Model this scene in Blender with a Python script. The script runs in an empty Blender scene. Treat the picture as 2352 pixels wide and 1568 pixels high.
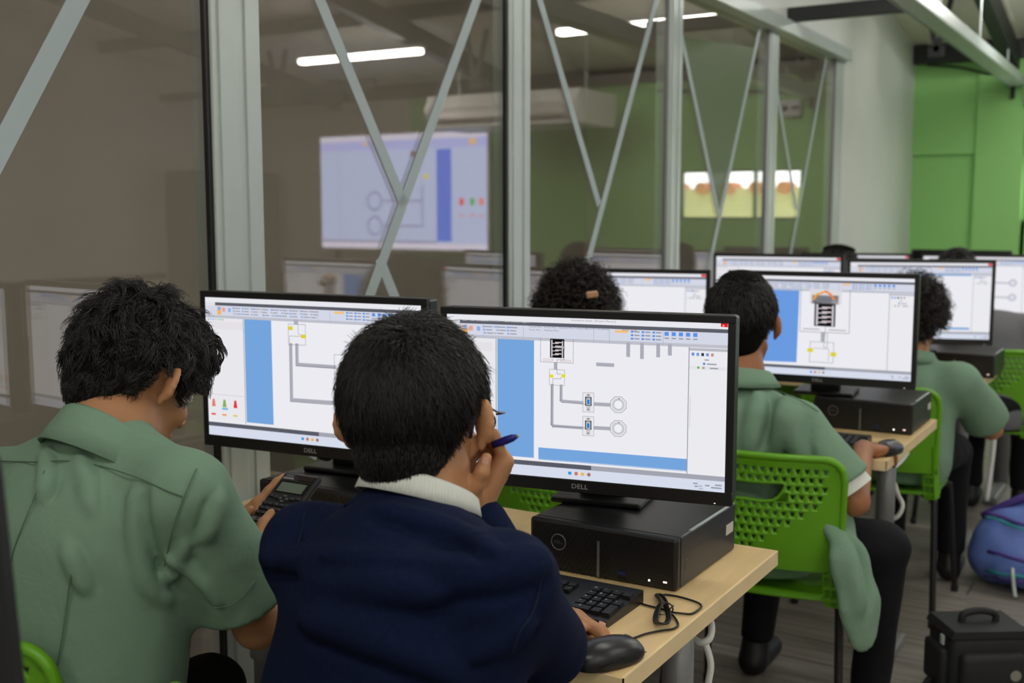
import bpy, bmesh, math, random
import numpy as np
from mathutils import Vector, Matrix, Euler

SC = bpy.context.scene
COL = SC.collection
R = math.radians

# ------------------------------------------------------------------ camera
F_PX, CX, CY = 2560.0, 1176.0, 784.0
PITCH, YAW, CAM_H = R(6.55), R(31.0), 1.39
cam_d = bpy.data.cameras.new('camera')
cam = bpy.data.objects.new('camera', cam_d)
COL.objects.link(cam)
cam.location = (0, 0, CAM_H)
cam.rotation_euler = (R(90) - PITCH, 0, YAW)
cam_d.sensor_width = 36.0
cam_d.lens = F_PX / 2352.0 * 36.0
cam_d.clip_start = 0.05
cam_d.dof.use_dof = True
cam_d.dof.focus_distance = 1.78
cam_d.dof.aperture_fstop = 4.5
SC.camera = cam

# ------------------------------------------------------------------ world
world = bpy.data.worlds.new('world')
SC.world = world
world.use_nodes = True
world.node_tree.nodes['Background'].inputs[0].default_value = (0.95, 0.97, 1.0, 1)
world.node_tree.nodes['Background'].inputs[1].default_value = 6.0

# ------------------------------------------------------------------ exposure
SC.view_settings.view_transform = 'Standard'
SC.view_settings.look = 'None'
SC.view_settings.gamma = 1.0
SC.view_settings.use_curve_mapping = False
SC.view_settings.exposure = 0.0
LAMP_STRENGTH = 39.0

# ------------------------------------------------------------------ pixel -> world
FWD = Vector((-math.sin(YAW) * math.cos(PITCH), math.cos(YAW) * math.cos(PITCH), -math.sin(PITCH)))
RGT = Vector((math.cos(YAW), math.sin(YAW), 0))
UPV = RGT.cross(FWD)
CAM = Vector((0, 0, CAM_H))
def ray(px, py):
    return FWD + RGT * ((px - CX) / F_PX) + UPV * ((CY - py) / F_PX)
def W(px, py, d):
    return CAM + ray(px, py) * d
def on_plane(px, py, axis, val):
    r = ray(px, py)
    return CAM + r * ((val - CAM[axis]) / r[axis])

# ------------------------------------------------------------------ colours and materials
def s2l(v):
    v = v / 255.0
    return v / 12.92 if v <= 0.04045 else ((v + 0.055) / 1.055) ** 2.4
def rgb(r, g, b):
    return (s2l(r), s2l(g), s2l(b), 1.0)

MATS = {}
def mat(name, col, rough=0.6, metal=0.0, spec=0.5, bump=None, var=None, sss=0.0, stretch=None, sheen=0.0, coat=0.0):
    """bump=(scale,strength,distance) noise relief; var=(scale,amount) tone variation."""
    if name in MATS:
        return MATS[name]
    m = bpy.data.materials.new(name)
    m.use_nodes = True
    nt = m.node_tree
    b = nt.nodes['Principled BSDF']
    col = tuple(col[:3]) + (1.0,)
    b.inputs['Base Color'].default_value = col
    b.inputs['Roughness'].default_value = rough
    b.inputs['Metallic'].default_value = metal
    b.inputs['Specular IOR Level'].default_value = spec
    if sheen:
        b.inputs['Sheen Weight'].default_value = sheen
    if coat:
        b.inputs['Coat Weight'].default_value = coat
    if sss:
        b.inputs['Subsurface Weight'].default_value = sss
        b.inputs['Subsurface Radius'].default_value = (0.012, 0.005, 0.003)
        b.inputs['Subsurface Scale'].default_value = 0.6
    tc = nt.nodes.new('ShaderNodeTexCoord')
    mp = nt.nodes.new('ShaderNodeMapping')
    nt.links.new(tc.outputs['Object'], mp.inputs['Vector'])
    if stretch:
        mp.inputs['Scale'].default_value = stretch
    if var:
        n = nt.nodes.new('ShaderNodeTexNoise')
        n.inputs['Scale'].default_value = var[0]
        n.inputs['Detail'].default_value = 5
        nt.links.new(mp.outputs[0], n.inputs['Vector'])
        mx = nt.nodes.new('ShaderNodeMix'); mx.data_type = 'RGBA'
        a = var[1]
        mx.inputs[6].default_value = tuple(max(0, c * (1 - a)) for c in col[:3]) + (1,)
        mx.inputs[7].default_value = tuple(min(1, c * (1 + a)) for c in col[:3]) + (1,)
        mr = nt.nodes.new('ShaderNodeMapRange')
        mr.inputs[1].default_value = 0.3; mr.inputs[2].default_value = 0.7
        nt.links.new(n.outputs['Fac'], mr.inputs[0])
        nt.links.new(mr.outputs[0], mx.inputs[0])
        nt.links.new(mx.outputs[2], b.inputs['Base Color'])
    if bump:
        n2 = nt.nodes.new('ShaderNodeTexNoise')
        n2.inputs['Scale'].default_value = bump[0]
        n2.inputs['Detail'].default_value = 4
        nt.links.new(mp.outputs[0], n2.inputs['Vector'])
        bp = nt.nodes.new('ShaderNodeBump')
        bp.inputs['Strength'].default_value = bump[1]
        bp.inputs['Distance'].default_value = bump[2]
        nt.links.new(n2.outputs['Fac'], bp.inputs['Height'])
        nt.links.new(bp.outputs[0], b.inputs['Normal'])
    MATS[name] = m
    return m

def emit_mat(name, col, strength):
    if name in MATS:
        return MATS[name]
    m = bpy.data.materials.new(name); m.use_nodes = True
    nt = m.node_tree
    nt.nodes.remove(nt.nodes['Principled BSDF'])
    e = nt.nodes.new('ShaderNodeEmission')
    e.inputs[0].default_value = tuple(col[:3]) + (1,)
    e.inputs[1].default_value = strength
    nt.links.new(e.outputs[0], nt.nodes['Material Output'].inputs[0])
    MATS[name] = m
    return m

def screen_mat(name='screen_picture', strength=0.92):
    if name in MATS:
        return MATS[name]
    m = bpy.data.materials.new(name); m.use_nodes = True
    nt = m.node_tree
    nt.nodes.remove(nt.nodes['Principled BSDF'])
    a = nt.nodes.new('ShaderNodeVertexColor'); a.layer_name = 'Col'
    e = nt.nodes.new('ShaderNodeEmission'); e.inputs[1].default_value = strength
    nt.links.new(a.outputs[0], e.inputs[0])
    nt.links.new(e.outputs[0], nt.nodes['Material Output'].inputs[0])
    MATS[name] = m
    return m

def glass_mat(name, refl, tint, rough=0.0, fk=0.3):
    if name in MATS:
        return MATS[name]
    m = bpy.data.materials.new(name); m.use_nodes = True
    nt = m.node_tree
    nt.nodes.remove(nt.nodes['Principled BSDF'])
    g = nt.nodes.new('ShaderNodeBsdfGlossy'); g.inputs['Roughness'].default_value = rough
    g.inputs['Color'].default_value = (1, 0.985, 0.97, 1)
    t = nt.nodes.new('ShaderNodeBsdfTransparent'); t.inputs[0].default_value = tuple(tint) + (1,)
    x = nt.nodes.new('ShaderNodeMixShader')
    lw = nt.nodes.new('ShaderNodeLayerWeight'); pw = nt.nodes.new('ShaderNodeMath'); pw.operation = 'POWER'
    pw.inputs[1].default_value = 3.0; nt.links.new(lw.outputs['Facing'], pw.inputs[0]); lw.inputs[0].default_value = 0.5
    ma = nt.nodes.new('ShaderNodeMath'); ma.operation = 'MULTIPLY_ADD'
    ma.inputs[1].default_value = fk; ma.inputs[2].default_value = refl
    ma.use_clamp = True
    nt.links.new(pw.outputs[0], ma.inputs[0])
    nt.links.new(ma.outputs[0], x.inputs[0])
    nt.links.new(t.outputs[0], x.inputs[1]); nt.links.new(g.outputs[0], x.inputs[2])
    nt.links.new(x.outputs[0], nt.nodes['Material Output'].inputs[0])
    MATS[name] = m
    return m

# ------------------------------------------------------------------ mesh helpers
def new_mesh(name, verts, faces, smooth=False):
    me = bpy.data.meshes.new(name)
    verts = np.asarray(verts, dtype=np.float32).reshape(-1, 3)
    me.vertices.add(len(verts)); me.vertices.foreach_set('co', verts.ravel())
    if isinstance(faces, np.ndarray):
        nf, k = faces.shape
        me.loops.add(nf * k); me.loops.foreach_set('vertex_index', faces.astype(np.int32).ravel())
        me.polygons.add(nf); me.polygons.foreach_set('loop_start', np.arange(0, nf * k, k, dtype=np.int32))
    else:
        lens = [len(f) for f in faces]
        me.loops.add(sum(lens)); me.loops.foreach_set('vertex_index', [i for f in faces for i in f])
        me.polygons.add(len(faces)); st = np.concatenate([[0], np.cumsum(lens)[:-1]]).astype(np.int32) if lens else []
        me.polygons.foreach_set('loop_start', st)
    me.polygons.foreach_set('use_smooth', [smooth] * len(me.polygons))
    me.update(calc_edges=True); me.validate()
    return me

def link(name, me, m=None, parent=None, loc=None, rot=None):
    o = bpy.data.objects.new(name, me)
    COL.objects.link(o)
    if m is not None and me is not None and not me.materials:
        me.materials.append(m)
    if parent is not None:
        o.parent = parent
    if loc is not None: o.location = loc
    if rot is not None: o.rotation_euler = rot
    return o

def thing(name, label, cat, loc=(0, 0, 0), rz=0.0, group=None):
    o = bpy.data.objects.new(name, None)
    COL.objects.link(o)
    o.empty_display_size = 0.05
    o.location = loc; o.rotation_euler = (0, 0, rz)
    return tag(o, label, cat, group)
def tag(o, label, cat, group=None):
    o['label'] = label; o['category'] = cat
    if group: o['group'] = group
    return o
def struct(o, label=None):
    o['kind'] = 'structure'
    if label: o['label'] = label
    return o

class MB:
    """collects shapes for one mesh object"""
    def __init__(s): s.v = []; s.f = []
    def add(s, verts, faces):
        n = len(s.v)
        s.v += [tuple(p) for p in verts]
        s.f += [tuple(i + n for i in f) for f in faces]
        return s
    def box(s, c, size, bev=0.0, rot=None, seg=2):
        bm = bmesh.new()
        bmesh.ops.create_cube(bm, size=1.0)
        for v in bm.verts:
            v.co = Vector((v.co.x * size[0], v.co.y * size[1], v.co.z * size[2]))
        if bev > 0:
            bmesh.ops.bevel(bm, geom=bm.edges[:], offset=bev, segments=seg, affect='EDGES', profile=0.5)
        M = rot.to_matrix() if isinstance(rot, Euler) else (rot if rot is not None else Matrix.Identity(3))
        c = Vector(c)
        bm.verts.index_update()
        s.add([M @ v.co + c for v in bm.verts], [[v.index for v in f.verts] for f in bm.faces])
        bm.free(); return s
    def bar(s, a, b, w, h, bev=0.0, up=Vector((0, 0, 1))):
        a = Vector(a); b = Vector(b); y = (b - a); L = y.length; y.normalize()
        x = y.cross(up)
        if x.length < 1e-5: x = y.cross(Vector((1, 0, 0)))
        x.normalize(); z = x.cross(y)
        return s.box((a + b) / 2, (w, L, h), bev, Matrix((x, y, z)).transposed())
    def tube(s, pts, r, n=8, caps=True, closed=False):
        pts = [Vector(p) for p in pts]; N = len(pts)
        rs = r if isinstance(r, (list, tuple)) else [r] * N
        nrm = None; vs = []
        for i, p in enumerate(pts):
            if closed: t = pts[(i + 1) % N] - pts[i - 1]
            else: t = pts[min(i + 1, N - 1)] - pts[max(i - 1, 0)]
            t.normalize()
            if nrm is None:
                nrm = t.orthogonal().normalized()
            else:
                nrm = nrm - t * nrm.dot(t)
                nrm = nrm.normalized() if nrm.length > 1e-6 else t.orthogonal().normalized()
            bn = t.cross(nrm)
            for k in range(n):
                a = 2 * math.pi * k / n
                vs.append(p + (nrm * math.cos(a) + bn * math.sin(a)) * rs[i])
        fs = []
        for i in range(N if closed else N - 1):
            j = (i + 1) % N
            for k in range(n):
                k2 = (k + 1) % n
                fs.append((i * n + k, i * n + k2, j * n + k2, j * n + k))
        if caps and not closed:
            fs.append(tuple(range(n - 1, -1, -1))); fs.append(tuple((N - 1) * n + k for k in range(n)))
        return s.add(vs, fs)
    def lathe(s, prof, c=(0, 0, 0), n=20, axis='z', caps=True):
        vs = []; fs = []
        for (r, h) in prof:
            for k in range(n):
                a = 2 * math.pi * k / n
                p = (r * math.cos(a), r * math.sin(a), h)
                if axis == 'y': p = (p[0], p[2], -p[1])
                if axis == 'x': p = (p[2], p[0], p[1])
                vs.append((p[0] + c[0], p[1] + c[1], p[2] + c[2]))
        for i in range(len(prof) - 1):
            for k in range(n):
                k2 = (k + 1) % n
                fs.append((i * n + k, i * n + k2, (i + 1) * n + k2, (i + 1) * n + k))
        if caps:
            fs.append(tuple(range(n - 1, -1, -1))); m = (len(prof) - 1) * n
            fs.append(tuple(m + k for k in range(n)))
        return s.add(vs, fs)
    def prism(s, poly, f):
        """poly: list of 2D points, f(u,v,t) -> 3D for t=0,1"""
        n = len(poly)
        vs = [f(u, v, 0) for u, v in poly] + [f(u, v, 1) for u, v in poly]
        fs = [tuple(range(n - 1, -1, -1)), tuple(range(n, 2 * n))]
        fs += [(i, (i + 1) % n, n + (i + 1) % n, n + i) for i in range(n)]
        return s.add(vs, fs)
    def mesh(s, name='m', smooth=False):
        me = new_mesh(name, s.v, s.f, smooth)
        bm = bmesh.new(); bm.from_mesh(me)
        bmesh.ops.recalc_face_normals(bm, faces=bm.faces[:])
        bm.to_mesh(me); bm.free()
        return me
    def build(s, name, m, parent=None, loc=None, rot=None, smooth=False):
        return link(name, s.mesh(name, smooth), m, parent, loc, rot)

def catmull(pts, n=8, closed=False):
    pts = [Vector(p) for p in pts]; out = []; N = len(pts)
    rng = range(N if closed else N - 1)
    for i in rng:
        if closed:
            p0, p1, p2, p3 = pts[i - 1], pts[i], pts[(i + 1) % N], pts[(i + 2) % N]
        else:
            p0, p1, p2, p3 = pts[max(i - 1, 0)], pts[i], pts[i + 1], pts[min(i + 2, N - 1)]
        for k in range(n):
            t = k / n
            out.append(0.5 * ((2 * p1) + (p2 - p0) * t + (2 * p0 - 5 * p1 + 4 * p2 - p3) * t * t + (3 * p1 - p0 - 3 * p2 + p3) * t ** 3))
    if not closed: out.append(pts[-1])
    return out

_TXT = {}
def text_geo(s, size=1.0, align='CENTER'):
    key = (s, align)
    if key not in _TXT:
        cu = bpy.data.curves.new('txt', 'FONT'); cu.body = s; cu.size = 1.0
        cu.align_x = align; cu.align_y = 'CENTER'; cu.resolution_u = 2; cu.fill_mode = 'FRONT'
        ob = bpy.data.objects.new('txt', cu); COL.objects.link(ob)
        dg = bpy.context.evaluated_depsgraph_get()
        me = ob.evaluated_get(dg).to_mesh()
        _TXT[key] = ([tuple(v.co) for v in me.vertices], [tuple(p.vertices) for p in me.polygons])
        ob.evaluated_get(dg).to_mesh_clear()
        bpy.data.objects.remove(ob); bpy.data.curves.remove(cu)
    v, f = _TXT[key]
    return [(x * size, y * size) for x, y, z in v], f

# shared materials
M_BLACK = mat('black_plastic', rgb(22, 22, 24), 0.42, bump=(900, 0.15, 0.0004))
M_BLACKM = mat('black_painted_steel', rgb(26, 26, 28), 0.38, bump=(1200, 0.2, 0.0003))
M_GLOSSB = mat('glossy_black', rgb(10, 10, 12), 0.22)
M_ALU = mat('satin_aluminium', rgb(198, 208, 205), 0.38, 0.12, var=(3, 0.04), bump=(40, 0.03, 0.002))
M_DARKSTEEL = mat('dark_steel_paint', rgb(36, 38, 38), 0.5, bump=(60, 0.1, 0.002))
M_WHITEW = mat('white_wall_paint', rgb(226, 230, 226), 0.75, bump=(25, 0.12, 0.004), var=(1.2, 0.05))
M_GREENW = mat('green_wall_paint', rgb(146, 205, 120), 0.65, bump=(20, 0.1, 0.004), var=(1.0, 0.05))
M_BEIGE = mat('beige_wall_paint', rgb(207, 201, 191), 0.75, bump=(25, 0.12, 0.004), var=(0.8, 0.06))
M_CEIL = mat('ceiling_sheet', rgb(226, 222, 208), 0.7, bump=(30, 0.08, 0.003), var=(2, 0.04))
M_LGREY = mat('grey_leg_paint', rgb(136, 138, 140), 0.4, 0.2, bump=(300, 0.05, 0.0005))
M_WHITEC = mat('white_cable', rgb(225, 226, 222), 0.45, bump=(200, 0.05, 0.0004))
M_BCABLE = mat('black_cable', rgb(14, 14, 15), 0.45, bump=(300, 0.05, 0.0003))
M_LIME = mat('lime_chair_plastic', rgb(102, 168, 20), 0.42, bump=(700, 0.12, 0.0004), var=(6, 0.03))
M_PRINT = mat('pale_print', rgb(170, 172, 176), 0.5, bump=(200, 0.02, 0.0002))
# ================================================================== ROOM
XG = -1.85            # plane of the glass partition
YF = 8.9              # far wall
XR, YB = 4.9, -4.0
XS = -4.6             # outer wall of the side room behind the glass
def roof_z(y):
    return 2.63 + (YF - y) * 0.17 if y >= 1 else RZ - (1 - y) * 0.17
RZ = 2.63 + (YF - 1) * 0.17

# floor slab and planks
b = MB(); b.box(((XS + XR) / 2, (YB + YF) / 2, -0.075), (XR - XS + 0.3, YF - YB + 0.3, 0.13))
floor = struct(b.build('floor', mat('grey_floor_screed', rgb(118, 112, 106), 0.6, var=(8, 0.15), bump=(20, 0.1, 0.002))), 'grey wood-look plank floor')
def plank_mat():
    m = mat('grey_wood_plank', rgb(128, 121, 114), 0.5, var=(7, 0.34), bump=(30, 0.12, 0.002), stretch=(0.35, 5, 1))
    return m
PW, PL = 0.18, 1.2
b = MB(); b.box((0, 0, -0.005), (PL - 0.004, PW - 0.004, 0.01), 0.0015, seg=1)
pm = b.mesh('plank'); pm.materials.append(plank_mat())
random.seed(3)
yy = 1.1; row = 0
while yy < YF - 0.1:
    off = (row * 0.47) % PL
    x = XG + 0.1 - off + PL / 2
    while x < 1.6:
        if x + PL / 2 > XG + 0.1:
            o = link('floor_plank', pm, None, floor, (x if x - PL / 2 > XG else XG + 0.06 + PL / 2, yy, -0.0004 * random.random()))
        x += PL
    yy += PW; row += 1

# left wall: white plasterboard above and beyond the glass partition
poly = [(6.93, 0), (YF + 0.1, 0), (YF + 0.1, roof_z(YF + 0.1)), (1, RZ), (YB, roof_z(YB)), (YB, 2.37), (6.93, 2.37)]
b = MB(); b.prism(poly, lambda u, v, t: (XG - 0.05 + 0.08 * t, u, v))
struct(b.build('wall_left', M_WHITEW), 'white plasterboard wall beyond and above the glass partition')

# far wall : green with set-back panels and pilasters
wall_far = MB()
wall_far.box(((XG + 0.02 - 1.03) / 2 - 0.0, YF + 0.13, 0.915), (0.84, 0.1, 1.83))              # lower panel by the corner
wall_far.box((-1.45, YF + 0.09, 2.18), (0.84, 0.1, 0.7))                                   # upper panel by the corner
wall_far.box((-1.1975, YF + 0.05, 1.27), (0.325, 0.1, 2.54))                               # pilaster
# bay with the window (x -1.035 .. 0.15)
wall_far.box((-0.44, YF + 0.13, 0.67), (1.2, 0.1, 1.34))
wall_far.box((-0.44, YF + 0.09, 2.14), (1.2, 0.1, 0.78))
wall_far.box((0.29, YF + 0.05, 1.27), (0.28, 0.1, 2.54))
wall_far.box((1.66, YF + 0.13, 1.27), (2.5, 0.1, 2.54))
wf = struct(wall_far.build('wall_far', M_GREENW), 'green painted far wall with pilasters and set-back panels')
b = MB(); b.box((3.9, YF + 0.11, 1.28), (2.1, 0.14, 2.56)); b.box(((XS - 1.87) / 2, YF + 0.11, 1.3), (-1.87 - XS, 0.14, 2.6))
struct(b.build('wall_far_side', M_BEIGE), 'beige end of the far wall')
b = MB(); b.prism([(YB, 0), (YF + 0.2, 0), (YF + 0.2, roof_z(YF + .2)), (1, RZ), (YB, roof_z(YB))], lambda u, v, t: (XR + 0.1 * t, u, v))
struct(b.build('wall_right', M_BEIGE), 'beige right wall')
b = MB(); b.prism([(YB, 0), (YF + 0.2, 0), (YF + 0.2, roof_z(YF + .2)), (1, RZ), (YB, roof_z(YB))], lambda u, v, t: (XS - 0.1 * t, u, v))
struct(b.build('wall_side_room', M_BEIGE), 'beige wall of the dim room behind the glass')
b = MB(); b.box(((XS + XR) / 2, YB - 0.05, 1.55), (XR - XS, 0.1, 3.1))
struct(b.build('wall_back', M_BEIGE), 'beige back wall')

# ceiling : two slopes with sheet ribs
cb = MB()
cb.prism([(YF + 0.3, roof_z(YF + .3)), (1, RZ), (YB - .1, roof_z(YB - .1)), (YB - .1, roof_z(YB - .1) + .05), (1, RZ + .05), (YF + .3, roof_z(YF + .3) + .05)],
         lambda u, v, t: (XS - .1 + t * (XR - XS + .2), u, v))
ceil = struct(cb.build('ceiling', M_CEIL), 'pale sloping sheet roof')
b = MB(); b.bar((0, YF + .05, roof_z(YF + .05) - .006), (0, 1.05, roof_z(1.05) - .006), 0.03, 0.012)
rm = b.mesh('ceiling_rib'); rm.materials.append(M_CEIL)
for i in range(16):
    link('ceiling_rib', rm, None, ceil, (-1.7 + i * 0.3, 0, 0))

# roof steel
def beam(name, a, c, w, h, label, group=None):
    bb = MB(); bb.bar(a, c, w, h, 0.004)
    o = struct(bb.build(name, M_DARKSTEEL), label)
    if group: o['group'] = group
    return o
beam('trim_1', (XG + .04, YF - 0.02, 2.562), (XR, YF - 0.02, 2.562), 0.1, 0.13, 'dark steel beam along the top of the green wall')
beam('trim_2', (XG + .035, 5.8, 2.405), (-1.08, 5.8, 2.405), 0.06, 0.07, 'dark steel tie bar below the roof')
for i, y in enumerate((7.0, 4.3, 2.8)):
    beam('trim_%d' % (3 + i), (XG + .035, y, roof_z(y) - .06), (XR, y, roof_z(y) - .06), 0.06, 0.1, 'dark purlin under the sloping roof', 'purlins')
for i, x in enumerate((-1.12, 1.5, 3.6)):
    beam('trim_%d' % (6 + i), (x, YF - .1, roof_z(YF) - .15), (x, 1.1, roof_z(1.1) - .19), 0.09, 0.15, 'dark sloping rafter under the roof', 'rafters')
    for k, yy in enumerate((7.6,)):
        bb = MB()
        pz = roof_z(yy) - .16
        bb.bar((x - .30, yy, pz - .28), (x - .40, yy, pz + .14), .03, .03); bb.bar((x - .30, yy, pz - .28), (x - .2, yy, pz + .14), .03, .03)
        bb.box((x - .3, yy, pz - .28), (.1, .03, .06))
        struct(bb.build('trim_%d' % (9 + i), M_DARKSTEEL), 'dark truss struts meeting in a V under the roof')
beam('trim_12', (XG + .035, 3.9, 2.75), (XR, 3.9, 2.75), 0.06, 0.08, 'dark steel tie bar high under the roof')
beam('trim_13', (XR - 2.6, 7.7, 2.5), (XR, 7.7, 2.5), 0.07, 0.07, 'short dark steel bar near the beige wall')
# cable tray
bb = MB(); bb.bar((-1.14, YF - .02, 2.34), (-1.14, 0.4, 2.34), .012, .09); bb.bar((-1.09, YF - .02, 2.30), (-1.09, .4, 2.30), .1, .01); bb.bar((-1.04, YF - .02, 2.33), (-1.04, .4, 2.33), .008, .06)
for k in range(7):
    yk = YF - .6 - k * 1.2
    bb.tube([(-1.09, yk, 2.31), (-1.09, yk, roof_z(yk) - .01)], .006, 6)
tag(bb.build('cable_tray', M_ALU), 'long silver metal cable tray running under the roof to the green wall', 'cable tray')
bb = MB(); bb.tube(catmull([(-1.72, YF - .03, 2.49), (-1.5, YF - .02, 2.46), (-1.3, YF - .02, 2.40), (-1.22, YF - .01, 2.395)], 6), .008, 6)
tag(bb.build('conduit', M_BCABLE), 'black cable sagging along the top of the green wall', 'cable')
bb = MB(); bb.tube([(-1.1, YF - .03, 2.34), (-.7, YF - .03, 2.37), (0.2, YF - .03, 2.42)], .014, 8); bb.box((-1.12, YF - .04, 2.27), (.03, .03, .12))
tag(bb.build('conduit', M_BLACKM), 'dark conduit leaving the end of the cable tray along the green wall', 'conduit')
# emergency light box on the far wall
t = thing('emergency_light', 'small grey emergency light box on the green wall at the right frame edge', 'wall light', (-0.96, YF - 0.005, 2.22))
MB().box((0, -.03, 0), (.16, .06, .13), .01).build('body', mat('light_grey_plastic', rgb(200, 200, 204), .45, bump=(90, .03, .001)), t)
for s in (-1, 1):
    MB().lathe([(.0, 0), (.024, 0), (.026, .02), (.016, .03), (.0, .03)], (s * .04, -.06, .0), 14, 'y', False).build('lamp_head', M_ALU, t, smooth=True)

# far window, garden wall and roof tiles outside
win = bpy.data.objects.new('window_1', None); COL.objects.link(win); win.location = (-0.5, YF + 0.12, 1.545); struct(win, 'low wide window in the green far wall')
fr = MB()
fr.box((0, 0, .205), (1.07, .05, .03)); fr.box((0, 0, -.2), (1.07, .05, .03)); fr.box((-.52, 0, 0), (.03, .05, .41)); fr.box((.52, 0, 0), (.03, .05, .41)); fr.box((-.13, 0, 0), (.025, .05, .4))
fr.build('window_frame', mat('green_frame', rgb(96, 130, 84), .5, bump=(50, .05, .001)), win)
MB().box((0.19, 0, 0), (.62, .006, .38)).build('pane', glass_mat('clear_pane', 0.03, (.97, .98, .97)), win)
MB().box((-.32, 0, 0), (.36, .006, .38)).build('pane', glass_mat('clear_pane', 0.03, (.97, .98, .97)), win)
bb = MB(); bb.box((-.5, YF + 1.9, .82), (6, .12, 1.64))
tag(bb.build('garden_wall', mat('cream_garden_wall', rgb(214, 200, 158), .8, bump=(30, .2, .004), var=(3, .08))), 'cream wall outside seen through the low window', 'wall')
for i in range(14):
    bb = MB(); bb.lathe([(.06, 0), (.06, .3)], (0, 0, 0), 12, 'y', True)
    o = tag(bb.build('roof_tile', mat('clay_tile', rgb(196, 130, 90), .8, bump=(60, .1, .002), var=(8, .1)), None, (-2.3 + i * .28, YF + 1.75, 1.64)), 'rounded clay tile on top of the cream wall outside', 'roof tile', 'clay tiles on the wall outside')

# ------------------------------------------------------------------ glass partition
PY = [-0.66, 0.60, 1.86, 3.10, 4.36, 5.63, 6.88]
ti = 20
def prof(y, w, label):
    global ti
    b = MB()
    b.box((XG - .015, y, 1.17), (.065, w, 2.34), .004)
    b.box((XG + .019, y - w * .2, 1.17), (.008, w * .36, 2.34), .002); b.box((XG + .019, y + w * .3, 1.17), (.008, w * .3, 2.34), .002)
    o = struct(b.build('trim_%d' % ti, M_ALU), label); ti += 1
    g = MB(); g.box((XG + .004, y - w / 2 - .006, 1.17), (.012, .012, 2.32)); g.build('gasket', M_BLACK if y < 3.5 else M_LGREY, o)
    return o
for i, y in enumerate(PY):
    prof(y, .15 if i == 2 else .125, ['aluminium partition post behind the camera', 'aluminium partition post left of frame', 'broad pale aluminium post behind the left monitor', 'aluminium post behind the second glass bay', 'aluminium post with bolts in the glass partition', 'slim aluminium post near the far end of the glass', 'end post of the glass partition against the white wall'][i])
b = MB(); b.bar((XG + .01, YB, 2.335), (XG + .01, 6.95, 2.335), .12, .07, .004)
struct(b.build('trim_%d' % ti, M_ALU), 'aluminium head beam of the glass partition'); ti += 1
b = MB(); b.bar((XG, YB, .05), (XG, 6.95, .05), .07, .1, .004)
struct(b.build('trim_%d' % ti, M_ALU), 'aluminium sill rail of the glass partition'); ti += 1
M_GLASS = glass_mat('partition_glass', 0.10, (.86, .845, .82))
M_FILM = mat('frosted_film', rgb(178, 192, 196), 0.5, bump=(60, .04, .0005))
M_TINT = mat('green_tinted_film', rgb(118, 136, 102), .5, bump=(40, .02, .0005)); M_TINT.node_tree.nodes['Principled BSDF'].inputs['Alpha'].default_value = .6
wins = []
ends = [YB] + PY
for i in range(len(ends) - 1):
    y0 = ends[i] + (.08 if i else 0); y1 = ends[i + 1] - .07
    w = bpy.data.objects.new('window_%d' % (i + 2), None); COL.objects.link(w); w.location = (XG, (y0 + y1) / 2, 0.1)
    struct(w, 'reflective glass bay of the partition')
    MB().box((0, 0, 1.1), (.008, y1 - y0, 2.2)).build('pane', M_GLASS, w)
    wins.append((w, y0, y1))
def strip(bay, a, c, wd=.040, ext=(0, 0)):
    """frosted tape strip on the pane, given by two pixels on the glass plane"""
    w, y0, y1 = wins[bay]
    A = on_plane(a[0], a[1], 0, XG + .0055); C = on_plane(c[0], c[1], 0, XG + .0055)
    d = (C - A).normalized()
    A = A - d * ext[0]; C = C + d * ext[1]
    for q in (A, C):          # clip to pane
        pass
    def clip(p, o):
        v = p - o
        k = 1.0
        if p.z > 2.3: k = min(k, (2.3 - o.z) / v.z)
        if p.z < .1: k = min(k, (.1 - o.z) / v.z)
        if p.y < y0: k = min(k, (y0 - o.y) / v.y)
        if p.y > y1: k = min(k, (y1 - o.y) / v.y)
        return o + v * k
    mid = (A + C) / 2
    A = clip(A, mid); C = clip(C, mid)
    b = MB(); b.bar(A - w.location, C - w.location, wd, .0016, up=Vector((1, 0, 0)))
    b.build('film_strip', M_FILM, w)
strip(2, (180, 0), (0, 345), .042, (.6, .9))
strip(3, (735, 0), (928, 470), .036, (.6, 0))
strip(3, (1095, 0), (860, 650), .036, (.6, .5))
strip(3, (876, 606), (910, 690), .036, (.02, .6))
strip(4, (1240, 0), (1376, 470), .034, (.6, 0))
strip(4, (1508, 0), (1352, 595), .034, (.6, .5))
strip(5, (1566, 85), (1650, 490), .032, (.6, 0))
strip(5, (1736, 110), (1637, 575), .032, (.6, .5))
strip(6, (1778, 165), (1829, 480), .030, (.4, 0))
strip(6, (1886, 200), (1815, 590), .030, (.4, .5))
# bolts on one post
for z in (1.35, 1.9, 2.2):
    pass
# tinted triangle inside the V of the sixth bay
w = wins[5][0]
tri = [on_plane(px, py, 0, XG + .005) - w.location for px, py in ((1566, 85), (1736, 110), (1650, 490))]
b = MB(); b.add([q for q in tri] + [q + Vector((.0004, 0, 0)) for q in tri], [(0, 1, 2), (5, 4, 3), (0, 3, 4, 1), (1, 4, 5, 2), (2, 5, 3, 0)])
b.build('tinted_film', M_TINT, w)

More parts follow.
